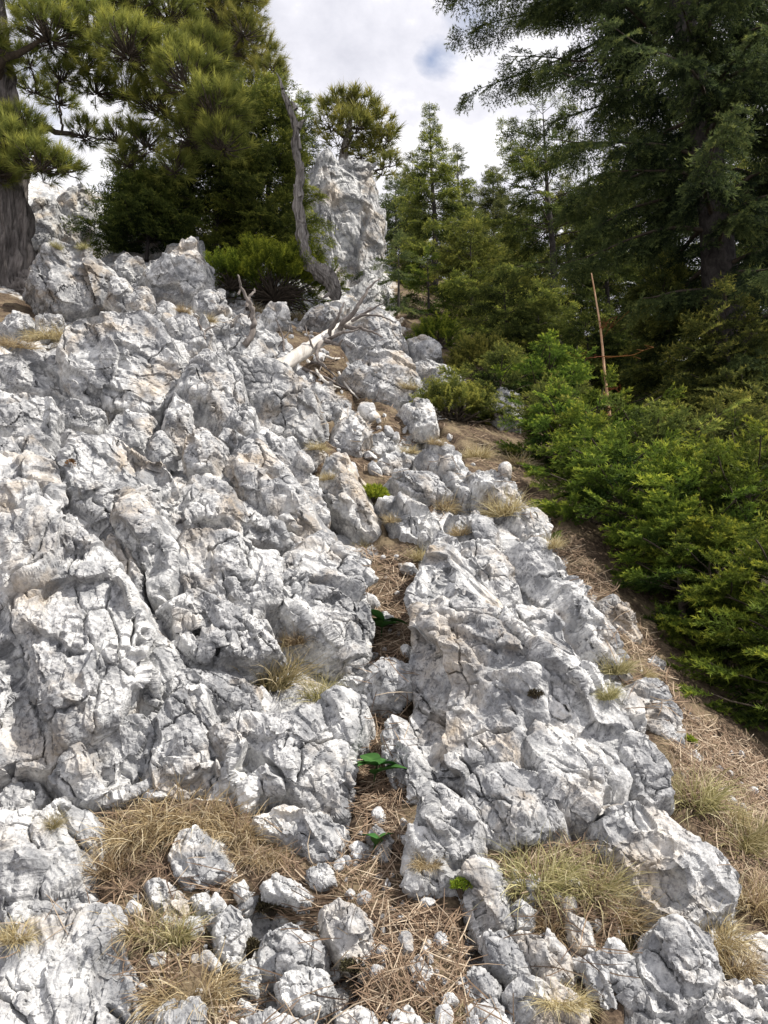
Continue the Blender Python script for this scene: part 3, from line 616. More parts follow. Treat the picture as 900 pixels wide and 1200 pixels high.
# ------------------------------------------------------------------ small things laid on what the sight line really meets (rock or earth)
DG = bpy.context.evaluated_depsgraph_get()
def land(px, py):
    d = ray(px, py); ok, loc, n, _, o, _ = SC.ray_cast(DG, (0, 0, 0), Vector([float(c) for c in d]))
    return (np.array(loc), np.array(n), o.name) if ok else (None, None, None)
def drop(x, y, z0):
    ok, loc, n, _, o, _ = SC.ray_cast(DG, (float(x), float(y), float(z0)), (0, 0, -1), distance=3.)
    return (np.array(loc), np.array(n), o.name) if ok else (None, None, None)
# --- grass tufts
def tuft_mesh(seed, n, ln, spread, wd, m, flat=.5, downhill=.6):
    r = np.random.default_rng(seed); a = r.uniform(0, 2*np.pi, n); rr = spread*r.uniform(0, 1, n)**.6
    base = np.c_[np.cos(a)*rr, np.sin(a)*rr*.7, -.012+0*a-(np.sin(a)*rr*.7*-.35)]
    out = a+r.normal(size=n)*.9; el = np.radians(np.clip(r.normal(62, 22, n)-flat*35, 8, 95))
    L = ln*r.uniform(.45, 1.15, n); d0 = np.c_[np.cos(el)*np.cos(out), np.cos(el)*np.sin(out), np.sin(el)]
    K = 6; V = np.zeros((n, K, 2, 3)); p = base.copy(); d = d0.copy(); W = wd*r.uniform(.6, 1.3, n)
    q = np.cross(d0, r.normal(size=(n, 3))); q /= np.linalg.norm(q, axis=1)[:, None]
    g = np.array([0, -.55*downhill, -1.])*r.uniform(.5, 1.2, n)[:, None]*(.30+.25*flat)
    kink = r.normal(size=(n, 3))*.14
    for k in range(K):
        w = W*(1-(k/(K-1))**1.6*.92); V[:, k, 0] = p-q*w[:, None]*.5; V[:, k, 1] = p+q*w[:, None]*.5
        p = p+d*(L/(K-1))[:, None]; d = d+g*(.35+k*.18)+kink; d /= np.linalg.norm(d, axis=1)[:, None]
    idx = np.arange(n*K*2).reshape(n, K, 2)
    F = np.stack([idx[:, :-1, 0], idx[:, :-1, 1], idx[:, 1:, 1], idx[:, 1:, 0]], -1).reshape(-1, 4)
    t = np.repeat(np.clip(r.normal(.5, .28, n), 0, 1), K*2)*.75+np.tile(np.repeat(np.linspace(0, .3, K), 2), n)
    return mesh('blades', V.reshape(-1, 3), F, m, True, {'tint': t})
TUFT = {
 'dry': [tuft_mesh(1, 525, .17, .075, 0.0031, M['drygrass'], .5), tuft_mesh(2, 450, .15, .06, 0.0031, M['drygrass'], .7)],
 'mix': [tuft_mesh(3, 562, .18, .07, 0.0031, M['greengrass'], .35), tuft_mesh(4, 465, .17, .06, 0.0031, M['greengrass'], .5)],
 'flat': [tuft_mesh(5, 675, .20, .13, 0.0034, M['drygrass'], 1.1, 1.), tuft_mesh(6, 600, .19, .12, 0.0034, M['drygrass'], .95, .8)],
}
TUFTS = [ # px, py (root), width in px, kind, label
 (318,800,110,'mix','wide grass tuft with greenish heart on the ledge above the big front block'),
 (372,815,70,'mix','smaller tuft joined to the right end of the wide greenish tuft on the ledge'),
 (345,752,52,'dry','reddish dry tuft hanging just above the wide greenish tuft'),
 (160,972,120,'flat','straw grass tuft at the left side of the big dry patch'),
 (222,955,110,'flat','straw grass tuft in the middle of the big dry patch, above the rounded boulder'),
 (275,972,90,'flat','straw grass tuft at the right side of the big dry patch'),
 (138,1015,90,'dry','hanging tuft spilling over the streaked block at the left'),
 (165,1085,100,'dry','pale bleached tuft between the bottom left slab and the oval grey stone'),
 (200,1100,80,'mix','tuft with a few green blades below the thin stone'),
 (225,1160,110,'flat','coarse straw tuft at the bottom left of the cracked block'),
 (305,1000,70,'flat','low dry tuft left of the sunlit block'),
 (20,1095,60,'dry','dry tuft on the left border between two slabs'),
 (60,965,36,'mix','tiny green tuft in the crack above the streaked block'),
 (630,1035,120,'mix','grass tuft under the stepped foot of the rib, left one of the clump'),
 (690,1040,110,'mix','grass tuft under the stepped foot of the rib, right one of the clump'),
 (650,1085,90,'dry','tuft hanging over the half-hidden slab'),
 (725,1075,90,'dry','tuft hanging between the tongue of rock and the white block'),
 (745,1110,70,'mix','small hanging tuft left of the white block with the shaded corner'),
 (600,1025,60,'flat','thin dry tuft beside the mossy-topped block'),
 (815,940,100,'mix','soft pale green tuft right of the lower flank rock'),
 (868,990,100,'mix','dense rounded tuft on the right border above the smooth slab'),
 (850,955,70,'dry','dry tuft between the two big tufts of the right border'),
 (890,1060,90,'dry','straw tuft hanging on the right border beside the tongue of rock'),
 (838,1100,90,'dry','straw tuft hanging under the tip of the tongue of rock'),
 (860,1130,70,'dry','lower straw tuft spreading on the smooth grey slab'),
 (722,785,60,'mix','small yellowish tuft at the rib edge on the litter slope'),
 (712,815,40,'mix','tiny round tuft at the rib edge left of the pale rock'),
 (755,790,40,'dry','flat dry tuft above the pale rock of the litter slope'),
 (590,600,70,'dry','bright straw tuft at the top of the rib, right one of the two'),
 (522,595,60,'dry','straw tuft at the top of the rib, left one of the two'),
 (560,535,44,'dry','dry tuft along the upper edge near the young spruces'),
 (478,530,36,'dry','small dry tuft near the low white rock'),
 (488,655,44,'dry','tuft hanging into the gully from the upper shoulder of the rib'),
 (425,640,36,'dry','thin dry tuft at the gully head below the tall block'),
 (540,625,34,'dry','dry tuft between the flat rocks at the top of the rib'),
 (610,545,50,'dry','long dry tuft on the bank beside the dark spruce bush'),
 (645,640,40,'dry','dry tuft at the rib edge under the bright spruce bush'),
 (372,525,36,'dry','brownish tuft right of the flat-faced slab'),
 (385,560,30,'dry','tiny brownish tuft beside the tall block'),
 (480,455,34,'dry','dry tuft among the bluish shaded rocks'),
 (55,395,46,'flat','strip of dry grass below the big pine trunk'),
 (20,405,46,'flat','strip of dry grass at the left border below the big pine trunk'),
 (262,335,30,'dry','tawny tuft left of the juniper mound'),
 (300,365,30,'dry','tawny tuft below the juniper mound'),
 (345,375,34,'dry','tawny tuft between the juniper mound and the snag root'),
 (245,375,28,'dry','tawny tuft on the ridge near the forked dead branch'),
 (66,290,16,'mix','round tuft on top of the grey weathered cliff block'),
 (97,291,16,'mix','second round tuft on top of the grey weathered cliff block'),
 (215,365,24,'dry','tawny tuft right of the white ridge crest'),
 (460,610,34,'dry','dry tuft on the flat rock by the cushion plant'),
 (512,520,28,'dry','dry tuft behind the elongated white rock'),
 (500,1010,40,'flat','thin straw tuft caught on the pointed rock'),
 (420,1175,60,'flat','coarse straw tuft at the bottom edge near the upright grey block'),
 (520,1195,60,'flat','coarse straw tuft at the bottom edge right of the narrow pale stone'),
 (660,1170,60,'flat','thin straw tuft on the wide pale block at the bottom'),
]
for i, (px, py, wpx, kd, lb) in enumerate(TUFTS):
    p, n, on = land(px, py)
    if p is None: continue
    s = wpx/FPX*np.linalg.norm(p)/(.36 if kd == 'flat' else .30)
    o = obj('grass_tuft', TUFT[kd][i % 2], p-[0, 0, .004]); o.scale = (s, s, s*random.uniform(.85, 1.1)); o.rotation_euler = (random.uniform(-.1, .1), random.uniform(-.12, .12), random.uniform(-.7, .7))
    tag(o, lb, 'grass tuft', 'grass tufts on the rocky slope')
# --- fallen pine needles on the earth: uncountable
def needle_litter(areas, n, seed):
    r = np.random.default_rng(seed); A = []; Dn = []; Wd = []
    for poly, k in areas:
        pg = np.array(pl(poly)); lo, hi = pg.min(0), pg.max(0); q = r.uniform(lo, hi, (k*4, 2)); q = q[sdist(q, pg) > 0][:k]
        for px, py in q:
            p, nn, on = land(px, py)
            if p is None: continue
            if not on.startswith('ground') and r.uniform() > .05: continue
            A.append(p); Dn.append(nn)
    A = np.array(A); Dn = np.array(Dn); n = len(A)
    dist = np.linalg.norm(A, axis=1)
    a = r.uniform(0, 2*np.pi, n); t = np.c_[np.cos(a), np.sin(a), 0*a]; t -= Dn*(t*Dn).sum(1)[:, None]; t /= np.linalg.norm(t, axis=1)[:, None]
    t += Dn*r.normal(0, .16, n)[:, None]; b = np.cross(Dn, t); b /= np.linalg.norm(b, axis=1)[:, None]
    L = r.uniform(.05, .12, n); W = r.uniform(.0012, .0022, n)*np.clip(dist/1.9, 1, 2.); K = 4; V = np.zeros((n, K, 2, 3)); bend = r.normal(0, .25, n)
    for k in range(K):
        s = (k/(K-1)-.5); c = A+Dn*r.uniform(.002, .012, n)[:, None]*1+t*(L*s)[:, None]+b*(L*bend*(s*s-.1))[:, None]
        if k == 0: off = r.uniform(.002, .014, n)
        c = A+Dn*off[:, None]+t*(L*s)[:, None]+b*(L*bend*(s*s-.1))[:, None]
        w = W*(1 if 0 < k < K-1 else .6); V[:, k, 0] = c-b*w[:, None]*.5; V[:, k, 1] = c+b*w[:, None]*.5+Dn*.0006
    idx = np.arange(n*K*2).reshape(n, K, 2); F = np.stack([idx[:, :-1, 0], idx[:, :-1, 1], idx[:, 1:, 1], idx[:, 1:, 0]], -1).reshape(-1, 4)
    return mesh('needle_litter', V.reshape(-1, 3), F, M['litter'], True, {'tint': np.repeat(np.clip(r.normal(.5, .27, n), 0, 1), K*2)})
LIT = [('400,1000 440,950 480,960 480,1050 545,1080 600,1180 640,1200 640,1230 240,1230 280,1130 380,1060', 2000), ('100,940 300,950 400,1010 380,1080 250,1060 180,1200 130,1100 100,1050', 1000),
       ('415,640 480,650 480,720 478,800 470,960 420,960 430,830 430,720', 1650), ('590,1000 700,980 760,1100 690,1200 600,1100', 1050),
       ('690,690 760,740 800,830 900,880 900,1000 800,940 780,860 720,800', 2400), ('800,880 900,880 920,1110 830,1000', 800), ('350,380 480,380 620,560 520,620 440,560 380,520', 1350), ('560,530 640,600 720,690 700,720 620,620', 800), ('200,330 340,360 340,420 240,380', 400), ('-10,1080 120,1060 60,1100 -10,1130', 250)]
o = obj('needle_litter', needle_litter(LIT, 0, 5)); tag(o, 'tan fallen pine needles and straw strewn over the earth between the rocks', 'needle litter', None, 'stuff')
# --- loose stones
def stone_mesh(seed, dens=5):
    import bmesh
    bm = bmesh.new(); bmesh.ops.create_icosphere(bm, subdivisions=dens, radius=1.)
    V = np.array([v.co[:] for v in bm.verts]); F = np.array([[v.index for v in f.verts] for f in bm.faces]); bm.free()
    r = np.random.default_rng(seed); d = np.full(len(V), 1.)
    for k in range(16):
        u = nrm(r.normal(size=3)); d = np.minimum(d, r.uniform(.62, .95)/np.maximum(V@u, .05))
    V = V*d[:, None]*np.array([1.1, .85, .7]); n = V/np.linalg.norm(V, axis=1)[:, None]
    V = V+n*(.2*facets(V, .6, seed, 300, .4, .12)+.2*facets(V, .22, seed+9, 300, .4, .15)+.012*fbm(V*8, seed, 3))[:, None]
    return mesh('stone', V, F, M['stone'], False)
STONES = [stone_mesh(900+k, 4) for k in range(7)]
def scatter(poly, n, lo, hi, label, group, name='loose_stone', only_ground=True, seed=0, sink=.25):
    r = np.random.default_rng(seed+1234); pg = np.array(pl(poly)); a, b = pg.min(0), pg.max(0); q = r.uniform(a, b, (n*6, 2)); q = q[sdist(q, pg) > 0]; k = 0
    for px, py in q:
        if k >= n: break
        p, nn, on = land(px, py)
        if p is None or (only_ground and not on.startswith('ground')): continue
        s = (lo*(hi/lo)**(r.uniform()**1.7))/FPX*np.linalg.norm(p)*.5
        o = obj(name, STONES[r.integers(7)], p+nn*s*(.45-sink)); o.scale = (s, s, s); o.rotation_euler = r.uniform(-3, 3, 3)
        tag(o, label, 'stone', group); k += 1
scatter('400,1000 440,950 480,960 480,1050 545,1080 600,1180 640,1200 640,1230 240,1230 280,1130 380,1060', 90, 5, 34, 'small pale stone lying in the needle litter at the foot of the gully', 'small stones at the foot of the gully', seed=1)
scatter('150,1040 300,1020 300,1200 160,1200', 34, 6, 36, 'small pale stone between the straw tufts left of the cracked block', 'small stones among the lower left tufts', seed=2)
scatter('590,1020 720,1050 740,1190 590,1160', 22, 8, 34, 'small pale stone between the hanging tufts and blocks below the rib', 'small stones below the rib', seed=3)
scatter('700,730 800,830 900,900 900,1000 800,930 780,860 720,800', 40, 3, 17, 'pale chip of limestone scattered on the brown litter slope at the right', 'limestone chips on the right litter slope', seed=4)
scatter('425,640 482,660 478,780 436,775', 16, 7, 30, 'pale stone in the earthy gully above the bridging stone', 'stones in the upper gully', seed=5)
scatter('360,400 480,480 600,560 640,640 520,640 440,570 370,520', 60, 5, 30, 'loose white stone on the earthy band between the wall and the young spruces', 'loose stones on the upper band', seed=6)
scatter('0,372 120,350 250,330 340,370 330,420 200,400 60,400', 34, 6, 26, 'white rubble stone on the ridge below the left trees', 'rubble stones on the left ridge', seed=7)
scatter('240,330 340,360 440,380 420,440 340,410 260,380', 34, 5, 20, 'white rubble stone around the fallen log and the juniper', 'rubble stones around the fallen log', seed=8)
p, n, on = land(187, 932); o = obj('loose_stone', STONES[2], p+n*.004); o.scale = (.036, .03, .024); tag(o, 'single clean white stone lying on top of the straw grass patch', 'stone')
p, n, on = land(672, 1040); o = obj('loose_stone', STONES[4], p+n*.01); o.scale = (.014, .013, .012); tag(o, 'tiny pinkish white pebble in the grass below the rib', 'stone')
# --- leafy plants in the gully
def leaf_mesh(L, W, seed):
    r = np.random.default_rng(seed); nu, nv = 9, 7; u = np.linspace(0, 1, nu); v = np.linspace(-1, 1, nv); U, Vv = np.meshgrid(u, v, indexing='ij')
    w = W*.5*np.sin(np.pi*np.clip(U, .03, .985)**.8)**.75
    P = np.stack([U*L, Vv*w, .10*L*np.abs(Vv)**1.5*np.sin(np.pi*U)-.28*L*U*U+.02*L], -1).reshape(-1, 3)
    P = np.vstack([P, P-[0, 0, .0007]]); i = np.arange(nu*nv).reshape(nu, nv)
    F = np.stack([i[:-1, :-1], i[1:, :-1], i[1:, 1:], i[:-1, 1:]], -1).reshape(-1, 4)
    return mesh('leaf', P, np.vstack([F, F[:, ::-1]+nu*nv]), M['leaf'], True, {'tint': np.tile((.35+.45*np.abs(Vv)*0+.25*(1-np.abs(Vv))**6+.1*U).ravel(), 2)})
def leafy(px, py, h, leaves, L, W, seed, label):
    r = np.random.default_rng(seed); p, n, on = land(px, py); t = thing('leafy_plant', label, 'plant', p)
    g = Geo(); tip = np.array([.01, -.015, h]); add_tube(g, spline([[0, 0, -.01], [.004, -.004, h*.5], tip], 8), np.linspace(.0025, .0015, 8), 6); obj('stem', g.mesh('stem', M['leaf'], True, 'tint'), parent=t)
    me = leaf_mesh(L, W, seed)
    for k in range(leaves):
        o = obj('leaf', me, tip*(1-.35*(k >= leaves*.6)), t); s = r.uniform(.7, 1.1); o.scale = (s, s, s); o.rotation_euler = (r.uniform(-.3, .3), r.uniform(-.75, -.1), 2*np.pi*k/leaves*1.0+r.uniform(-.3, .3)+.4)
leafy(437, 925, .055, 7, .072, .046, 3, 'glossy green plant with oval leaves growing beneath the bridging stone')
leafy(446, 748, .055, 8, .075, .04, 4, 'darker green leafy plant in the gully above the bridging stone')
leafy(437, 1000, .03, 3, .04, .027, 6, 'small two-leaved green seedling among the pine needles of the gully')
def cushion(px, py, rpx, seed, label, m='cushion', name='cushion_plant', n=420):
    r = np.random.default_rng(seed); p, nn, on = land(px, py); R = rpx/FPX*np.linalg.norm(p)
    v = r.normal(size=(n, 3)); v /= np.linalg.norm(v, axis=1)[:, None]; v[:, 2] = np.abs(v[:, 2]); P = v*(r.uniform(.4, 1, n)**.5)[:, None]*np.array([R, R*.8, R*.8])
    V = []
    for k in range(4): V.append(needles(P, nrm_rows(v+r.normal(size=(n, 3))*.7), R*.28, R*.10, r))
    V = np.concatenate(V).reshape(-1, 3); tn = np.repeat(np.clip(r.normal(.55, .25, len(V)//3), 0, 1), 3)
    g = Geo()
    for k in range(0, n, 6): add_tube(g, np.array([[0, 0, -.02], P[k]*.6, P[k]]), [.003, .002, .001], 4)
    t = thing(name, label, 'plant', p); obj('leaves', mesh('leaves', V, np.arange(len(V)).reshape(-1, 3), M[m], False, {'tint': tn}), parent=t); obj('stems', g.mesh('stems', M['twig']), parent=t)
def nrm_rows(a): return a/np.linalg.norm(a, axis=1)[:, None]
def needles(A, D, L, W, r):
    n = len(A); q = np.cross(D, r.normal(size=(n, 3))); q /= np.linalg.norm(q, axis=1)[:, None]+1e-9
    L = np.broadcast_to(L, (n,))[:, None]; W = np.broadcast_to(W, (n,))[:, None]
    return np.stack([A-q*W*.5, A+q*W*.5, A+D*L], 1)
cushion(436, 585, 20, 1, 'yellow-green cushion plant beside the tall block at the gully head')
cushion(540, 1040, 12, 2, 'grey-green moss cushion on the upright block below the rib', 'cushion', 'moss_and_shadow_cushion', 220)
cushion(318, 1065, 17, 3, 'dark dried moss cushion below the flat white stone bar', 'twigdark', 'moss_and_shadow_cushion', 420)
cushion(292, 1112, 12, 4, 'dark dried moss cushion left of the cracked block', 'twigdark', 'moss_and_shadow_cushion', 300)
cushion(415, 1135, 14, 5, 'dark dried moss cushion under the upright grey block', 'twigdark', 'moss_and_shadow_cushion', 260)
cushion(805, 870, 10, 6, 'yellow lichen-like moss at the foot of the pale rock on the litter slope', 'cushion', 'moss_and_shadow_cushion', 160)
cushion(628, 815, 9, 7, 'small black tuft put in for the shadow of the hole in the rib', 'twigdark', 'moss_and_shadow_cushion', 200)  # dark tuft added as the shadow inside a hole, no real moss
# --- pine cone on the left wall
p, n, on = land(78, 540); t = thing('pine_cone', 'single brown pine cone lying on the white rock at the left', 'pine cone', p+n*.02)
import bmesh
def cone_mesh():
    V = []; F = []; k = 0
    for i in range(90):
        z = -1+2*(i+.5)/90; rr = math.sqrt(1-z*z)*(.75 if z < 0 else .95); a = i*2.39996; c = np.array([math.cos(a)*rr, math.sin(a)*rr, z*1.15]); u = np.array([math.cos(a), math.sin(a), .5*z]); w = np.array([-math.sin(a), math.cos(a), 0])
        q = [c*.6-w*.10, c*.6+w*.10, c+u*.16+w*.19+[0, 0, .04], c+u*.24+[0, 0, .10], c+u*.16-w*.19+[0, 0, .04]]
        V += q; F += [[k, k+1, k+2, k+3], [k, k+3, k+4, k+4]]; k += 5
    F = np.array(F); return mesh('scales', np.array(V), np.vstack([f for f in [F[::2]]]), M['cone'], False)
o = obj('scales', cone_mesh(), parent=t); o.scale = (.017, .017, .024); o.rotation_euler = (1.2, .3, .6)
# --- dead wood
def limb(P, r0, r1, k=8, n=24, ridge=0., seed=0, jit=.0):
    q = spline(P, n); rr = np.random.default_rng(seed); q[1:] += np.cumsum(rr.normal(size=(n-1, 3))*jit, 0)
    g = Geo(); add_tube(g, q, np.linspace(r0, r1, n), k, ridge, seed); return g, q
Ys = 8.0
b = at(392, 345, Ys-.15); t = thing('dead_snag', 'tall bare leaning snag with a twisted root end beside the juniper', 'dead tree', b)
g = Geo(); path = spline([at(394, 352, Ys+.1), at(382, 326, Ys), at(364, 310, Ys), at(356, 280, Ys), at(350, 245, Ys), at(349, 190, Ys), at(346, 145, Ys), at(336, 118, Ys), at(327, 92, Ys)], 90)
rad = np.interp(np.linspace(0, 1, 90), [0, .05, .2, .3, .45, .62, .78, .9, .97, 1], [.04, .08, .066, .052, .046, .037, .032, .023, .012, .003])
add_tube(g, path-b+np.c_[fbm(path*3, 5, 3), path[:, 0]*0, path[:, 0]*0]*.03, rad*(1+.18*fbm(path*5, 9, 3)), 48, .75, 3); obj('trunk', g.mesh('trunk', M['snag']), parent=t)
for q, e, r0 in (((352, 232), (344, 216), .05), ((349, 150), (358, 140), .04), ((351, 205), (356, 196), .03), ((347, 128), (341, 119), .03), ((357, 265), (350, 258), .035)):
    g, _ = limb([at(*q, Ys)-b, (at(*q, Ys)+at(*e, Ys))/2-b+[0, -.02, 0], at(*e, Ys-.05)-b], r0, .008, 8, 8, .3, 5); obj('broken_branch', g.mesh('broken_branch', M['snag']), parent=t)
for q, e, r0 in (((331, 104), (323, 84), .02), ((339, 124), (331, 108), .018), ((352, 175), (347, 150), .02), ((356, 262), (353, 236), .03), ((370, 312), (356, 296), .035), ((384, 330), (398, 338), .04), ((388, 344), (376, 352), .035)):
    g, _ = limb([at(*q, Ys-.03)-b, (at(*q, Ys)+at(*e, Ys))/2-b+[.01, -.03, 0], at(*e, Ys-.03)-b], r0, .002, 6, 8, .4, 5); obj('splinter', g.mesh('splinter', M['snag']), parent=t)
def sticks(t, b, lst, Y, m, name, seed):
    for k, (pts_, r0) in enumerate(lst):
        r = np.random.default_rng(seed+k)
        P = [at(x, y, Y+(z[0] if z else 0)) for x, y, *z in pts_]
        g, _ = limb([p-b for p in P], r0, r0*.25, 6, 6*len(P), .2, seed+k, r0*.25); obj(name, g.mesh(name, M[m]), parent=t)
p0, _, _ = land(338, 426); Yl = p0[1]-.10; p0 = at(336, 426, Yl); p1 = at(372, 402, Yl+.25); p2 = at(402, 382, Yl+.5); p3 = at(432, 368, Yl+.65)
t = thing('fallen_log', 'bleached fallen log with dead branches above the flat-faced slab', 'log', p0)
g = Geo(); q = spline([p0+[-.06, -.02, -.04], p1, p2, p3], 40); add_tube(g, q-p0, np.interp(np.linspace(0, 1, 40), [0, .3, .6, 1], [.052, .05, .038, .010]), 24, .18, 4)
c_ = q[0]-p0; obj('trunk', g.mesh('trunk', M['log']), parent=t)
sticks(t, p0, [([(386,393,.3),(396,372,.2),(400,355,.2)],.018),([(398,386,.4),(415,366,.3),(430,345,.3),(444,328,.3)],.022),([(404,382,.45),(425,388,.3),(448,398,.2)],.02),([(380,397,.25),(390,404,.1),(396,402,0)],.02),
   ([(412,376,.5),(428,368,.45),(445,372,.4),(462,380,.4)],.014),([(376,402,.2),(374,416,0),(384,430,-.1)],.02),([(384,398,.3),(402,388,.1),(420,384,.1)],.016),([(420,372,.55),(436,360,.5),(452,352,.5)],.012),([(366,408,.15),(360,394,.1),(356,380,.1)],.010)], Yl, 'deadtwig', 'dead_branch', 60)
p0, _, _ = land(420, 462); t = thing('dead_branch_pile', 'tangle of grey dead branches lying below the bleached log', 'dead branches', p0)
for k, l in enumerate([([(362,425),(372,442),(384,448),(400,458)],.016),([(354,436),(378,446),(400,456),(422,462)],.014),([(372,420),(392,424),(408,418)],.014),([(366,428),(376,432),(392,446),(398,456)],.012),([(398,440),(412,455),(424,463)],.011),([(374,415),(378,428),(374,440)],.012)]):
    P = []
    for x, y in l[0]:
        h_, n_, _ = land(x, y); P.append(h_+n_*.03-p0)
    g, _ = limb(P, l[1], l[1]*.3, 6, 24, .2, 80+k, .002); obj('branch', g.mesh('branch', M['deadtwig' if k % 2 else 'log']), parent=t)
p0, _, _ = land(287, 403); Yd = p0[1]; t = thing('dead_branch', 'forked grey dead branch standing upright on the wall below the juniper', 'dead branch', p0)
sticks(t, p0, [([(286,405),(293,385),(292,368),(286,355),(277,343),(271,330)],.026),([(290,362),(291,348),(296,337)],.02),([(292,372),(299,364)],.010),([(279,345),(282,336)],.010)], Yd, 'deadtwig', 'branch', 90)
p0, _, _ = land(240, 398); t = thing('dead_branch', 'thin bent dead twig left of the forked dead branch', 'dead branch', p0)
sticks(t, p0, [([(240,398),(236,384),(232,372)],.012),([(238,390),(250,382),(257,383)],.008)], p0[1], 'deadtwig', 'branch', 95)
p0, _, _ = land(333, 412); t = thing('dead_branch', 'thin dark upright twig left of the bleached log', 'dead branch', p0)
sticks(t, p0, [([(333,412),(331,398),(325,384),(321,375)],.010),([(331,398),(337,390),(338,382)],.007)], p0[1], 'deadtwig', 'branch', 98)
p0, _, _ = land(700, 540)
b = at(718, 520, 6.1); b[2] = H(np.array([b[0]]), np.array([b[1]]))[0]; t = thing('dead_sapling', 'bare orange-brown dead sapling with a few rusty twigs in the green thicket', 'dead tree', b)
g = Geo(); add_tube(g, spline([[0, 0, -.05], at(717, 512, 6.1)-b, at(709, 440, 6.1)-b, at(703, 380, 6.15)-b, at(693, 320, 6.1)-b], 40), np.linspace(.017, .005, 40), 12, .15, 7); obj('trunk', g.mesh('trunk', M['orange']), parent=t)
for k, (y, ex, ey, d) in enumerate([(418,664,412,-.3),(418,768,408,-.2),(485,692,488,-.2),(480,706,466,-.3),(385,712,374,.1),(455,728,448,-.2)]):
    x0 = np.interp(y, [320, 380, 440, 512], [693, 702, 711, 717]); P = [at(x0, y, 6.1)-b, at((x0+ex)/2, (y+ey)/2+4, 6.1+d*.6)-b, at(ex, ey, 6.1+d)-b]
    g, q = limb(P, .005, .0015, 5, 12, 0, k, .004)
    r = np.random.default_rng(k)
    for j in range(3, 12, 2): add_tube(g, np.array([q[j], q[j]+r.normal(size=3)*.035, q[j]+r.normal(size=3)*.07+[0, 0, -.02]]), [.0035, .0025, .0015], 4)
    obj('twig', g.mesh('twig', M['rust'], True, 'tint'), parent=t)
# ------------------------------------------------------------------ conifers
def frame(d, up, roll=0.):
    x = d/np.linalg.norm(d, axis=-1, keepdims=True); y = np.cross(up, x); y /= np.linalg.norm(y, axis=-1, keepdims=True)+1e-9; z = np.cross(x, y)
    c, s = np.cos(roll)[..., None], np.sin(roll)[..., None]
    return x, c*y+s*z, -s*y+c*z
def needles(A, D, L, W, r):
    """one thin triangle per needle: base A, direction D (unit), length L, width W"""
    n = len(A); q = np.cross(D, r.normal(size=(n, 3))); q /= np.linalg.norm(q, axis=1)[:, None]+1e-9
    L = np.broadcast_to(L, (n,))[:, None]; W = np.broadcast_to(W, (n,))[:, None]
    V = np.stack([A-q*W*.5, A+q*W*.5, A+D*L], 1)
    return V
def spray_template(seed, nside=5, per=14, nl=.11, nw=.02, main=26, ang=48):
    """a flat needled twig one unit long along +x"""
    r = np.random.default_rng(seed); A = []; D = []; Tt = []
    def shoot(p0, d, L, n, t0):
        t = r.uniform(0.02, 1, n); d = nrm(d); y = nrm(np.cross([0, 0, 1.], d)); z = np.cross(d, y)
        a = r.uniform(0, 2*np.pi, n); sd = np.cos(a)[:, None]*y+np.sin(a)[:, None]*z*.75+.18*z
        dd = d*.85+sd; dd /= np.linalg.norm(dd, axis=1)[:, None]
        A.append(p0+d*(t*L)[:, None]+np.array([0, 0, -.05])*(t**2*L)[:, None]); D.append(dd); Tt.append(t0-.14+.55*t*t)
    shoot(np.zeros(3), np.array([1., 0, 0]), 1., main, .35)
    for k in range(nside):
        s = .12+.75*k/nside
        for sg in (-1, 1):
            L = (.62-.42*s)*r.uniform(.8, 1.15); a = math.radians(ang+r.uniform(-8, 8))
            shoot(np.array([s+r.uniform(-.03, .03), 0, -.05*s*s]), np.array([math.cos(a), sg*math.sin(a), r.uniform(-.15, .1)]), L, int(per*L/.4)+4, .25)
    A = np.concatenate(A); D = np.concatenate(D); Tt = np.concatenate(Tt)
    return A, D, Tt, nl, nw
def place_sprays(tpl, P, D, S, r, roll=.35, up=np.array([0, 0, 1.]), tint=None):
    A, ND, Tt, nl, nw = tpl; m = len(P); n = len(A)
    x, y, z = frame(D, up+r.normal(size=(m, 3))*.12, r.normal(size=m)*roll)
    f = lambda Q: Q[None, :, 0:1]*x[:, None]+Q[None, :, 1:2]*y[:, None]+Q[None, :, 2:3]*z[:, None]
    base = (P[:, None]+f(A)*S[:, None, None]).reshape(-1, 3); dd = f(ND).reshape(-1, 3)
    dd = dd+r.normal(size=dd.shape)*.18; dd /= np.linalg.norm(dd, axis=1)[:, None]
    L = np.repeat(S, n)*nl*r.uniform(.75, 1.2, m*n); W = np.repeat(S, n)*nw
    V = needles(base, dd, L, W, r)
    tn = r.normal(size=m)*.13 if tint is None else tint
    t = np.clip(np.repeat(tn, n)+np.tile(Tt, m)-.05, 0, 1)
    return V.reshape(-1, 3), np.repeat(t, 3)
def needle_mesh(name, parts, m):
    V = np.concatenate([p[0] for p in parts]); t = np.concatenate([p[1] for p in parts])
    return mesh(name, V, np.arange(len(V)).reshape(-1, 3), m, False, {'tint': t})
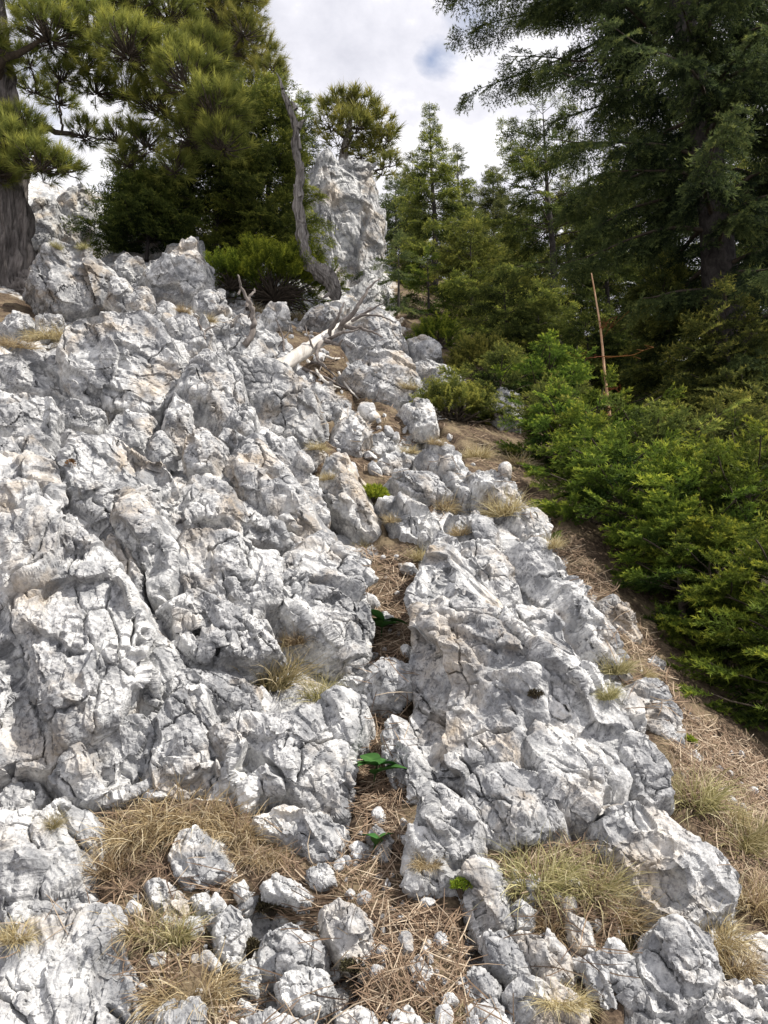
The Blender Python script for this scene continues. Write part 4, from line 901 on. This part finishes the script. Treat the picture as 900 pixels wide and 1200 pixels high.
def conifer(seed, Ht, Rad, tpl, m, bark, clear=.08, gap=.30, per=5, droop=.5, rise=.25, sl=.42, dens=1., trunk_r=None, hang=0., lean=(0, 0), power=.85, thin=0., low=1., s0=.26, tk=10, ridge=.0, side=None):
    r = np.random.default_rng(seed); g = Geo(); g2 = Geo(); TN = []
    tr = trunk_r or Ht*.014+.01
    zz = np.linspace(-.25, Ht, 26); wob = np.c_[fbm(np.c_[zz*.5, zz*0, zz*0+seed], seed, 2), fbm(np.c_[zz*.5, zz*0+4, zz*0+seed], seed+1, 2)]*tr*.5
    ax = np.c_[lean[0]*zz+wob[:, 0], lean[1]*zz+wob[:, 1], zz]; wob[0] = 0
    rad = tr*np.clip(1-zz/Ht, .03, 1)**.8; rad[0] *= 1.25
    add_tube(g, ax, rad, tk, ridge, seed)
    at_z = lambda z: np.array([np.interp(z, zz, ax[:, 0]), np.interp(z, zz, ax[:, 1]), z])
    P = []; D = []; S = []
    z = Ht*clear
    while z < Ht*.985:
        f = (z/Ht-clear)/(1-clear); L0 = Rad*(1-f)**power*(.75+.25*min(1, f/.15+.4))+.03*Rad; L0 *= low+(1-low)*min(1., f/.36)
        nb = max(3, int(per*r.uniform(.7, 1.3))); off = r.uniform(0, 7)
        for k in range(nb):
            if r.uniform() < thin: continue
            a = off+2*np.pi*k/nb+r.normal()*.25; L = L0*r.uniform(.6, 1.12)
            if side is not None: L *= 1+side[1]*math.cos(a-side[0])
            hz = np.array([math.cos(a), math.sin(a), 0]); p0 = at_z(min(z+r.normal()*gap*.25, Ht*.98))
            ri = rise+.9*f**1.5; dr = droop*(1-f*.8)*r.uniform(.7, 1.3)
            s = np.linspace(0, 1, 9); sway = r.normal()*.28
            pts = fbm(np.c_[s*2.2, s*0+r.uniform(0, 90), s*0], seed, 2)[:, None]*np.array([0, 0, .05])*L+p0+hz*(L*s)[:, None]+np.array([-hz[1], hz[0], 0])*(L*sway*s*s)[:, None]+np.array([0, 0, 1.])*(L*(ri*s-dr*s*s+.35*dr*s**4))[:, None]
            if L > .12: add_tube(g2, pts, np.linspace(max(tr*.16*(1-f*.6), .004), .003, 9), 4)
            nsp = max(2, int(L/sl*3.6*dens)); ss = np.sort(r.uniform(.16 if L < 1 else s0, 1, nsp)); ss[-1] = .97
            for q, s_ in enumerate(ss):
                p = np.array([np.interp(s_, s, pts[:, i]) for i in range(3)]); i0 = min(int(s_*8), 7); tg = nrm(pts[i0+1]-pts[i0])
                sd = np.cross([0, 0, 1.], tg); sg = 1 if (q % 2) else -1
                w = .25 if s_ > .93 else r.uniform(.6, 1.0)
                d = tg*(1-.35*w)+sd*sg*w+np.array([0, 0, r.uniform(-.28, .05)-hang*r.uniform(.4, 1.4)])
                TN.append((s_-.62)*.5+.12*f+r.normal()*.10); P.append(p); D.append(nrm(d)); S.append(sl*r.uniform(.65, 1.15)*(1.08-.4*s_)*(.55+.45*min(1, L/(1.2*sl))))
        z += gap*(1-.55*f)*r.uniform(.8, 1.2)
    P.append(at_z(Ht*.96)); D.append(np.array([0, 0, 1.])); S.append(sl*.8); TN.append(.2)
    P = np.array(P); D = np.array(D); S = np.array(S)
    up = np.array([0, 0, 1.])
    parts = [place_sprays(tpl, P, D, S, r, .4, np.array([.1, .2, 1.]), np.array(TN))]
    return g, g2, parts
def put_conifer(name, label, cat, loc, made, m, bark, group=None, rz=0.):
    g, g2, parts = made
    t = thing(name, label, cat, loc, group, rz)
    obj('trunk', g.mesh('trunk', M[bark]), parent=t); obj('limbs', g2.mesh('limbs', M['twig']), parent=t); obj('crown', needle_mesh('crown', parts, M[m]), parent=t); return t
def base_at(px, Y):
    x = (px-450)/FPX*Y  # forward distance decides the sideways place
    P = at(px, 600, Y); z = H(np.array([P[0]]), np.array([Y]))[0]; return np.array([P[0], Y, z])
def top_h(base, py, Y):  # height of a tree whose top shows at py
    return at(450, py, Y)[2]-base[2]
T_far = spray_template(1, 4, 6, .20, .055, 12)
T_mid = spray_template(2, 5, 9, .15, .042, 18)
T_near = spray_template(3, 4, 30, .12, .030, 60, 42)
T_big = spray_template(4, 6, 13, .11, .027, 28)
SCALEY = {}
# --- far and middle spruces on the forest slope
FOREST = [ # px, Y, top py, radius, label, material, options
 (512,18,124,2.1,'tall dense spruce with a narrow spire right of the pale rock spire','olive',dict(thin=.05, power=1.5)),
 (487,24,182,1.2,'slim pointed spruce just left of the tall dense spruce','far',dict(thin=.1)),
 (545,21,172,1.5,'spruce with a ragged top right of the tall dense spruce','far',dict(thin=.15, power=1.3)),
 (590,27,198,1.6,'small pointed spruce on the skyline in the gap of the forest','far',{}),
 (560,25,212,1.1,'thin half-bare spruce on the skyline left of the small pointed one','far',dict(thin=.55)),
 (620,24,232,1.7,'low spruce on the skyline right of the small pointed one','far',{}),
 (465,20,215,1.3,'pale green conifer close behind the rock spire','far',{}),
 (661,12.5,118,1.55,'sparse spruce with a bare slender top left of the big spruce','spruce',dict(thin=.45,clear=.3,power=.6)),
 (560,15,268,1.9,'dense spruce on the slope below the ragged-topped spruce','olive',{}),
 (610,16,300,1.8,'middle-sized spruce behind the sparse slender-topped one','olive',{}),
 (680,16,215,1.9,'dark spruce in the shade behind the sparse slender-topped one','spruce',{}),
 (730,13.5,230,1.9,'shaded spruce left of the trunk of the big spruce','spruce',{}),
 (640,11,345,1.5,'low wide spruce behind the bare orange sapling','olive',{}),
 (565,12,352,1.2,'bushy spruce beside the upper edge of the pale earthy outcrop','olive',{}),
 (505,13.5,345,.95,'light green young conifer at the foot of the tall dense spruce','young',dict(thin=.2)),
 (469,12.2,318,.62,'slender light green sapling beside the rock spire','far',dict(thin=.2)),
 (770,16,120,2.0,'tall spruce hidden behind the big spruce','spruce',{}),
 (880,15,60,2.2,'tall dark spruce in the top right corner behind the big spruce','spruce',{}),
 (940,12,150,2.0,'dark spruce on the right border behind the big spruce','spruce',{}),
 (600,9.0,405,.95,'young spruce behind the bright green sapling','spruce',{}),
 (760,9.5,385,1.3,'dark young spruce left of the foot of the big spruce','spruce',{}),
 (700,9.2,425,1.1,'young spruce in the shade behind the bare orange sapling','spruce',{}),
 (850,8.6,430,1.3,'wide young spruce in front of the foot of the big spruce','spruce',{}),
 (800,8.2,310,1.1,'slim dark spruce left of the thick trunk of the big spruce','spruce',{}),
 (868,6.7,345,.95,'dark spruce standing before the thick trunk of the big spruce','spruce',{}),
 (920,7.5,400,1.3,'dark young spruce on the right border below the big spruce','spruce',{}),
]
for i, (px, Y, ty, R, lb, m, kw) in enumerate(FOREST):
    b = base_at(px, Y); h = max(1.2, top_h(b, ty, Y)); far = Y > 11.8
    k = dict(gap=.36 if far else .26, per=6, droop=.75, rise=.16, sl=.40 if far else .34, dens=1.5, clear=.04, hang=.25); k.update(kw)
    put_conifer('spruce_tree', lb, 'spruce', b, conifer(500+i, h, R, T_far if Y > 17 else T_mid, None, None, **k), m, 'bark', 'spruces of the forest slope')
# --- the big overhanging spruce on the right
b = base_at(882, 7.6); hb = 13.5
big = conifer(77, hb, 3.0, T_big, None, None, clear=.12, gap=.36, per=6, droop=.85, rise=.28, sl=.46, dens=2.5, trunk_r=.195, hang=.8, lean=(-.035, .0), power=.42, tk=28, ridge=.22, thin=.06, low=.45, s0=.16)
put_conifer('big_spruce', 'huge old spruce with drooping branches and thick trunk on the right border', 'spruce', b, big, 'bigspruce', 'bark')
# --- bright young spruces at the edge of the rock
YOUNG = [ # px, Y, top py, radius, label
 (640,5.9,428,.60,'bright green young spruce left of the bare orange sapling'),
 (592,5.6,500,.42,'low dark spruce bush right of the dark juniper'),
 (700,5.0,500,.62,'young spruce right of the bright one, in front of the bare sapling'),
 (660,4.7,545,.40,'small spruce at the rock edge beneath the bright one'),
 (770,4.6,520,.75,'broad dark young spruce in the middle of the thicket'),
 (850,4.9,495,.8,'dark young spruce in the thicket near the right border'),
 (728,3.9,592,.50,'yellow-green spruce bush overhanging the upper litter slope'),
 (690,4.15,606,.32,'small low spruce bush at the edge of the rock above the litter slope'),
 (655,4.9,560,.34,'little spruce bush squeezed between the rib top and the thicket'),
 (790,3.35,676,.30,'small green spruce bush at the upper end of the litter slope'),
 (810,3.7,560,.62,'broad green spruce bush above the middle of the litter slope'),
 (880,3.6,540,.7,'tall shaded spruce bush on the right border'),
 (905,3.0,650,.52,'bright yellow-green spruce sapling on the right border at the litter slope'),
 (836,3.25,668,.42,'small bright spruce sapling hanging over the litter slope'),
 (940,2.75,700,.45,'lowest spruce sapling on the right border, half out of view'),
]
for i, (px, Y, ty, R, lb) in enumerate(YOUNG):
    b = base_at(px, Y); h = max(.5, top_h(b, ty, Y))
    made = conifer(700+i, h, R, T_near, None, None, gap=.13, per=7, droop=.30, rise=.32, sl=.24, dens=.95, clear=.02, power=.75)
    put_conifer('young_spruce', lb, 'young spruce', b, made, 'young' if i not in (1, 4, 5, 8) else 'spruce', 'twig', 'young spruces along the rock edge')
# --- spruces between the pines, upper left
LEFT = [
 (303,10.3,95,1.0,'yellow-green spruce behind the dead snag','olive',dict(dens=2., clear=.03)),
 (238,10.2,95,1.2,'dark spruce with visible trunk in the middle of the left ridge','spruce',dict(clear=.12, thin=.1, dens=2.)),
 (152,9.9,205,.95,'low dark spruce bush on the left ridge','spruce',dict(dens=2.2, per=9, gap=.16)),
 (345,14,115,.7,'slim dark conifer showing behind the dead snag','spruce',{}),
]
for i, (px, Y, ty, R, lb, m, kw) in enumerate(LEFT):
    b = base_at(px, Y); h = max(1., top_h(b, ty, Y)); k = dict(gap=.25, per=7, droop=.45, rise=.25, sl=.40, clear=.05); k.update(kw)
    put_conifer('ridge_spruce', lb, 'spruce', b, conifer(800+i, h, R, T_mid, None, None, **k), m, 'bark', 'spruces on the left ridge')
# ------------------------------------------------------------------ pines: crooked limbs carrying clumps of long-needled shoots
def puff_template(seed, n, ln, w):
    r = np.random.default_rng(seed); t = r.uniform(0, 1, n); a = r.uniform(0, 2*np.pi, n); o = np.radians(r.uniform(18, 78, n))*(1.05-.5*t)
    D = np.c_[np.cos(o), np.sin(o)*np.cos(a), np.sin(o)*np.sin(a)]; A = np.c_[t*.75, t*0, t*0]
    return A, D, .3+.35*t, ln, w
def pine(trunk, radii, clumps, seed, tpl, shoot, per, limb_r=.06, bark_k=40, ridge=.35, twig=.0045, links=None):
    """trunk: points; clumps: (centre, rx, rz); every clump hangs on a limb from the nearest lower trunk point"""
    r = np.random.default_rng(seed); g = Geo(); g2 = Geo(); n = 180
    tp = spline(trunk, n); tr = np.interp(np.linspace(0, 1, n), np.linspace(0, 1, len(radii)), radii)
    add_tube(g, tp, tr, bark_k, ridge, seed)
    P = []; D = []; S = []; TN = []; done = []
    for c, rx, rz in clumps:
        c = np.asarray(c, float)
        cand = [(np.linalg.norm(c-q)+max(0, q[2]-c[2]+.15)*2.2, q, tr[i]) for i, q in enumerate(tp[8:], 8)]
        cand += [(np.linalg.norm(c-q)*1.05+max(0, q[2]-c[2])*1.2, q, rr) for q, rr in done]
        _, q, rr = min(cand, key=lambda z: z[0])
        mid = (q+c)/2+r.normal(size=3)*.08*np.linalg.norm(c-q)+np.array([0, 0, -.05*np.linalg.norm(c-q)])
        lm = spline([q, q*.65+c*.35+(mid-(q+c)/2)*.9, mid*.5+c*.5, c], 14); lr = np.linspace(min(rr*.55, limb_r*(.5+np.linalg.norm(c-q)*.4)), .012, 14)
        lm[1:-1] += r.normal(size=(12, 3))*.012*np.linalg.norm(c-q)
        add_tube(g2, lm, lr, 7); done += [(lm[j], lr[j]) for j in (6, 9, 12)]
        m = int(per*rx*rx*(.6+.4*rz/rx)/.09)
        v = r.normal(size=(m, 3)); v /= np.linalg.norm(v, axis=1)[:, None]; v[:, 2] = np.where(r.uniform(size=m) < .72, np.abs(v[:, 2]), v[:, 2]*.6)
        rad = r.uniform(.35, 1., m)**.5*(1+.25*fbm(v*2.2+seed, seed+3, 2)); e = c+v*rad[:, None]*np.array([rx, rx, rz])
        dd = v*.8+np.array([0, 0, .55])+r.normal(size=(m, 3))*.25; dd /= np.linalg.norm(dd, axis=1)[:, None]
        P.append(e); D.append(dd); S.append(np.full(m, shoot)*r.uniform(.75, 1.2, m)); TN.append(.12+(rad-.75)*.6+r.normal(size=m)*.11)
        for k in range(0, m, 2):
            s0 = c+(e[k]-c)*.15+np.array([0, 0, -.2*rz]); md = (s0+e[k])/2+r.normal(size=3)*.06*rx
            add_tube(g2, np.array([s0, md, e[k]+dd[k]*shoot*.5]), [twig*2, twig*1.4, twig], 3)
    P = np.concatenate(P); D = np.concatenate(D); S = np.concatenate(S); TN = np.concatenate(TN)
    return g, g2, [place_sprays(tpl, P, D, S, r, 3., np.array([.2, .1, 1.]), TN)]
def put_pine(name, label, loc, made, m, bark, group=None):
    g, g2, parts = made; loc = np.asarray(loc)
    t = thing(name, label, 'pine', loc, group)
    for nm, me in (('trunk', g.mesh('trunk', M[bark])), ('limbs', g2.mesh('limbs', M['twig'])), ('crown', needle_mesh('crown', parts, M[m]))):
        o = obj(nm, me, -loc, t)
    return t
T_puff = puff_template(1, 46, 1.0, .045); T_puff_far = puff_template(2, 24, 1.05, .09)
def cl(lst, Y, jit, seed, k=1.):
    r = np.random.default_rng(seed); out = []
    for px, py, rp, *dy in lst:
        y = Y+(dy[0] if dy else r.uniform(-jit, jit)); q = at(px, py, y); s = rp/FPX*y*1.04*k; out.append((q, s, s*.72))
    return out
Yp = 8.2
tb = base_at(14, Yp)
trunk = [tb+[.03, 0, -.2], at(14, 340, Yp), at(12, 250, Yp), at(5, 150, Yp), at(-8, 40, Yp), at(-14, -90, Yp), at(-5, -220, Yp)]
CL = [(14,178,42,-.5),(48,196,34,-.6),(78,200,20,-.5),(-20,200,40),(25,150,30,-.3),(60,45,46,-.5),(110,42,44,-.3),(150,62,46,-.6),(190,72,44,-.3),(222,100,46,-.5),(252,135,42,-.5),(262,172,32,-.4),
      (225,165,36,.2),(190,130,38,.3),(150,112,34,.6),(205,200,24,.3),(240,70,40,.2),(90,-5,52),(30,-10,50),(150,5,46),(200,25,44,.4),(-30,60,50),(-40,-40,60),(60,-70,60),(130,-60,55),
      (100,160,22,.7),(140,165,24,.6),(172,170,26,.4),(70,120,20,.8),(72,92,24,.3),(112,108,26,.5),(40,108,18,.6),(150,192,22,.6),(100,80,26,.4),(35,75,22,.3)]
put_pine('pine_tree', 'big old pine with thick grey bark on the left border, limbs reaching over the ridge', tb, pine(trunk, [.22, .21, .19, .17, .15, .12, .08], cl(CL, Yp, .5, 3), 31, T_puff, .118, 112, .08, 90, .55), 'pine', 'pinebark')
Y2 = 11.0; tb = base_at(262, Y2)
trunk = [tb+[0, 0, -.2], at(262, 250, Y2), at(268, 170, Y2), at(262, 90, Y2), at(258, 10, Y2), at(250, -80, Y2)]
CL = [(275,52,40),(300,70,34),(312,95,26),(296,110,28),(318,82,16),(258,30,44),(240,0,46),(275,-10,42),(285,40,30),(250,75,36),(280,130,30),(310,130,20),(205,-30,50),(300,15,18),(230,45,36),(250,-50,50)]
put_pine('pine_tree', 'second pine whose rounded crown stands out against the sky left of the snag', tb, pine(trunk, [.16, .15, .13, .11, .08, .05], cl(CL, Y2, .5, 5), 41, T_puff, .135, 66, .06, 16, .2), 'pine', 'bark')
Y3 = 13.6; tb = at(398, 232, Y3-.35)
trunk = [tb+[-.12, .25, -.75], tb+[-.06, .2, -.1], at(400, 205, Y3), at(403, 180, Y3), at(408, 155, Y3), at(412, 130, Y3)]
CL = [(400,130,24),(425,135,26),(445,150,22),(415,155,28),(390,150,22),(440,175,24),(455,195,16),(425,185,22),(385,128,14),(455,165,14),(412,122,18),(400,172,18),(447,205,12)]
put_pine('pine_tree', 'small wind-shaped pine rooted on top of the pale rock spire', tb, pine(trunk, [.14, .12, .10, .08, .06, .04], cl(CL, Y3, .35, 7), 51, T_puff_far, .17, 34, .05, 14, .2), 'pine', 'snag')
# ------------------------------------------------------------------ junipers: dense low mounds
def mound(name, label, px, py, Y, rx, rz, seed, n, tpl, s, m):
    r = np.random.default_rng(seed)
    if Y is None: Y = land(px, py+rz*60)[0][1]-.05
    c = at(px, py, Y); b = np.array([c[0], c[1], H(np.array([c[0]]), np.array([c[1]]))[0]])
    v = r.normal(size=(n, 3)); v /= np.linalg.norm(v, axis=1)[:, None]; v[:, 2] = np.abs(v[:, 2])*1.0-.32
    k = (1+.42*fbm(v*2.3+seed, seed, 3)); rad = r.uniform(.45, 1, n)**.6*k
    hh = max(rz, .1); P = v*rad[:, None]*np.array([rx, rx*.8, hh]); D = v*.8+np.array([0, 0, .55])+r.normal(size=(n, 3))*.3; D /= np.linalg.norm(D, axis=1)[:, None]
    g = Geo()
    for k in range(0, n, 4): add_tube(g, np.array([[0, 0, -.05], P[k]*.5+r.normal(size=3)*.03, P[k]]), [.014, .008, .003], 4)
    t = thing(name, label, 'juniper', b)
    ctr = np.array([0, 0, .06+max(0, c[2]-b[2]-.1)*.6])
    obj('crown', needle_mesh('crown', [place_sprays(tpl, P+ctr, D, np.full(n, s)*r.uniform(.7, 1.2, n), r, 3., tint=.24+.14*r.normal(size=n))], M[m]), parent=t)
    obj('stems', g.mesh('stems', M['twig']), parent=t); return t
T_jun = spray_template(9, 5, 12, .16, .035, 24, 38)
mound('juniper_bush', 'bright green juniper mound at the foot of the dead snag', 322, 318, 8.3, .60, .50, 3, 620, T_jun, .17, 'juniper')
mound('juniper_bush', 'smaller lobe of juniper on the left of the bright green mound', 270, 322, 8.1, .30, .22, 4, 200, T_jun, .15, 'juniper')
mound('juniper_bush', 'dark juniper bush at the right edge of the bluish outcrop', 534, 480, None, .25, .20, 5, 260, T_jun, .11, 'spruce')
mound('juniper_bush', 'small dark shrub at the forest edge above the pale earthy outcrop', 560, 425, 7.0, .26, .36, 6, 200, T_jun, .15, 'spruce')
mound('juniper_bush', 'yellowish low shrub beside the rock below the light green sapling', 512, 408, 8.2, .28, .22, 8, 160, T_jun, .14, 'young')
# ------------------------------------------------------------------ camera, sun, sky
cam = bpy.data.cameras.new('camera'); co = bpy.data.objects.new('camera', cam); COL.objects.link(co)
co.location = (0, 0, 0); co.rotation_euler = (math.radians(90)+PITCH, 0, 0)
cam.sensor_fit = 'VERTICAL'; cam.angle = VF; cam.clip_start = .02; cam.clip_end = 2000; SC.camera = co
SUN = nrm(np.array([.57, -.17, .80]))
sl = bpy.data.lights.new('sun', 'SUN'); sl.energy = 5.0; sl.angle = math.radians(.53); sl.color = (1, .95, .875)
so = bpy.data.objects.new('sun', sl); COL.objects.link(so); so.rotation_euler = Vector([float(c) for c in SUN]).to_track_quat('Z', 'Y').to_euler()
w = bpy.data.worlds.new('World'); SC.world = w; w.use_nodes = True; nt = w.node_tree; nt.nodes.clear()
out = nt.nodes.new('ShaderNodeOutputWorld'); bg = nt.nodes.new('ShaderNodeBackground'); nt.links.new(bg.outputs[0], out.inputs[0])
sky = nt.nodes.new('ShaderNodeTexSky'); sky.sky_type = 'NISHITA'; sky.sun_disc = False
sky.sun_elevation = math.asin(SUN[2]); sky.sun_rotation = math.atan2(SUN[0], SUN[1]); sky.altitude = 1200
dirv = N(nt, 'ShaderNodeTexCoord').outputs['Generated']
mp = N(nt, 'ShaderNodeMapping'); mp.inputs['Scale'].default_value = (1, 1, 1.9); nt.links.new(dirv, mp.inputs[0])
c1 = noise(nt, mp.outputs[0], 2.3, 6, .55, .3); c2 = noise(nt, mp.outputs[0], 6.0, 7, .6, .2)
cover = math_(nt, 'ADD', math_(nt, 'MULTIPLY', c1, .65), math_(nt, 'MULTIPLY', c2, .35))
def hole(px, py, wid):
    d = ray(px, py); vm = N(nt, 'ShaderNodeVectorMath', operation='DISTANCE'); nt.links.new(dirv, vm.inputs[0]); vm.inputs[1].default_value = [float(c) for c in d]
    return ramp(nt, vm.outputs['Value'], [(0., .17), (wid, 0.)])
hs = math_(nt, 'ADD', hole(530, 66, .075), math_(nt, 'ADD', hole(505, 70, .03), hole(60, 140, .10)))
cover = math_(nt, 'SUBTRACT', math_(nt, 'ADD', cover, .0), hs)
mask = ramp(nt, cover, [(.26, 0.), (.44, 1.)])
cl = ramp(nt, c2, [(.30, (11.2, 11.3, 12.6)), (.5, (14.6, 14.5, 15.6)), (.59, (18.2, 18, 18.6))])
sk2 = mix(nt, 1., sky.outputs[0], (3., 3., 3.), 'MULTIPLY'); m_ = mix(nt, mask, sk2, cl)
nt.links.new(m_, bg.inputs[0]); bg.inputs[1].default_value = .047
vs = SC.view_settings; SC.display_settings.display_device = 'sRGB'; vs.view_transform = 'Standard'; vs.look = 'None'; vs.exposure = .48; vs.gamma = 1.; vs.use_curve_mapping = False
cy = SC.cycles; cy.max_bounces = 6; cy.diffuse_bounces = 3; cy.glossy_bounces = 2; cy.transmission_bounces = 4; cy.transparent_max_bounces = 4
cy.caustics_reflective = False; cy.caustics_refractive = False
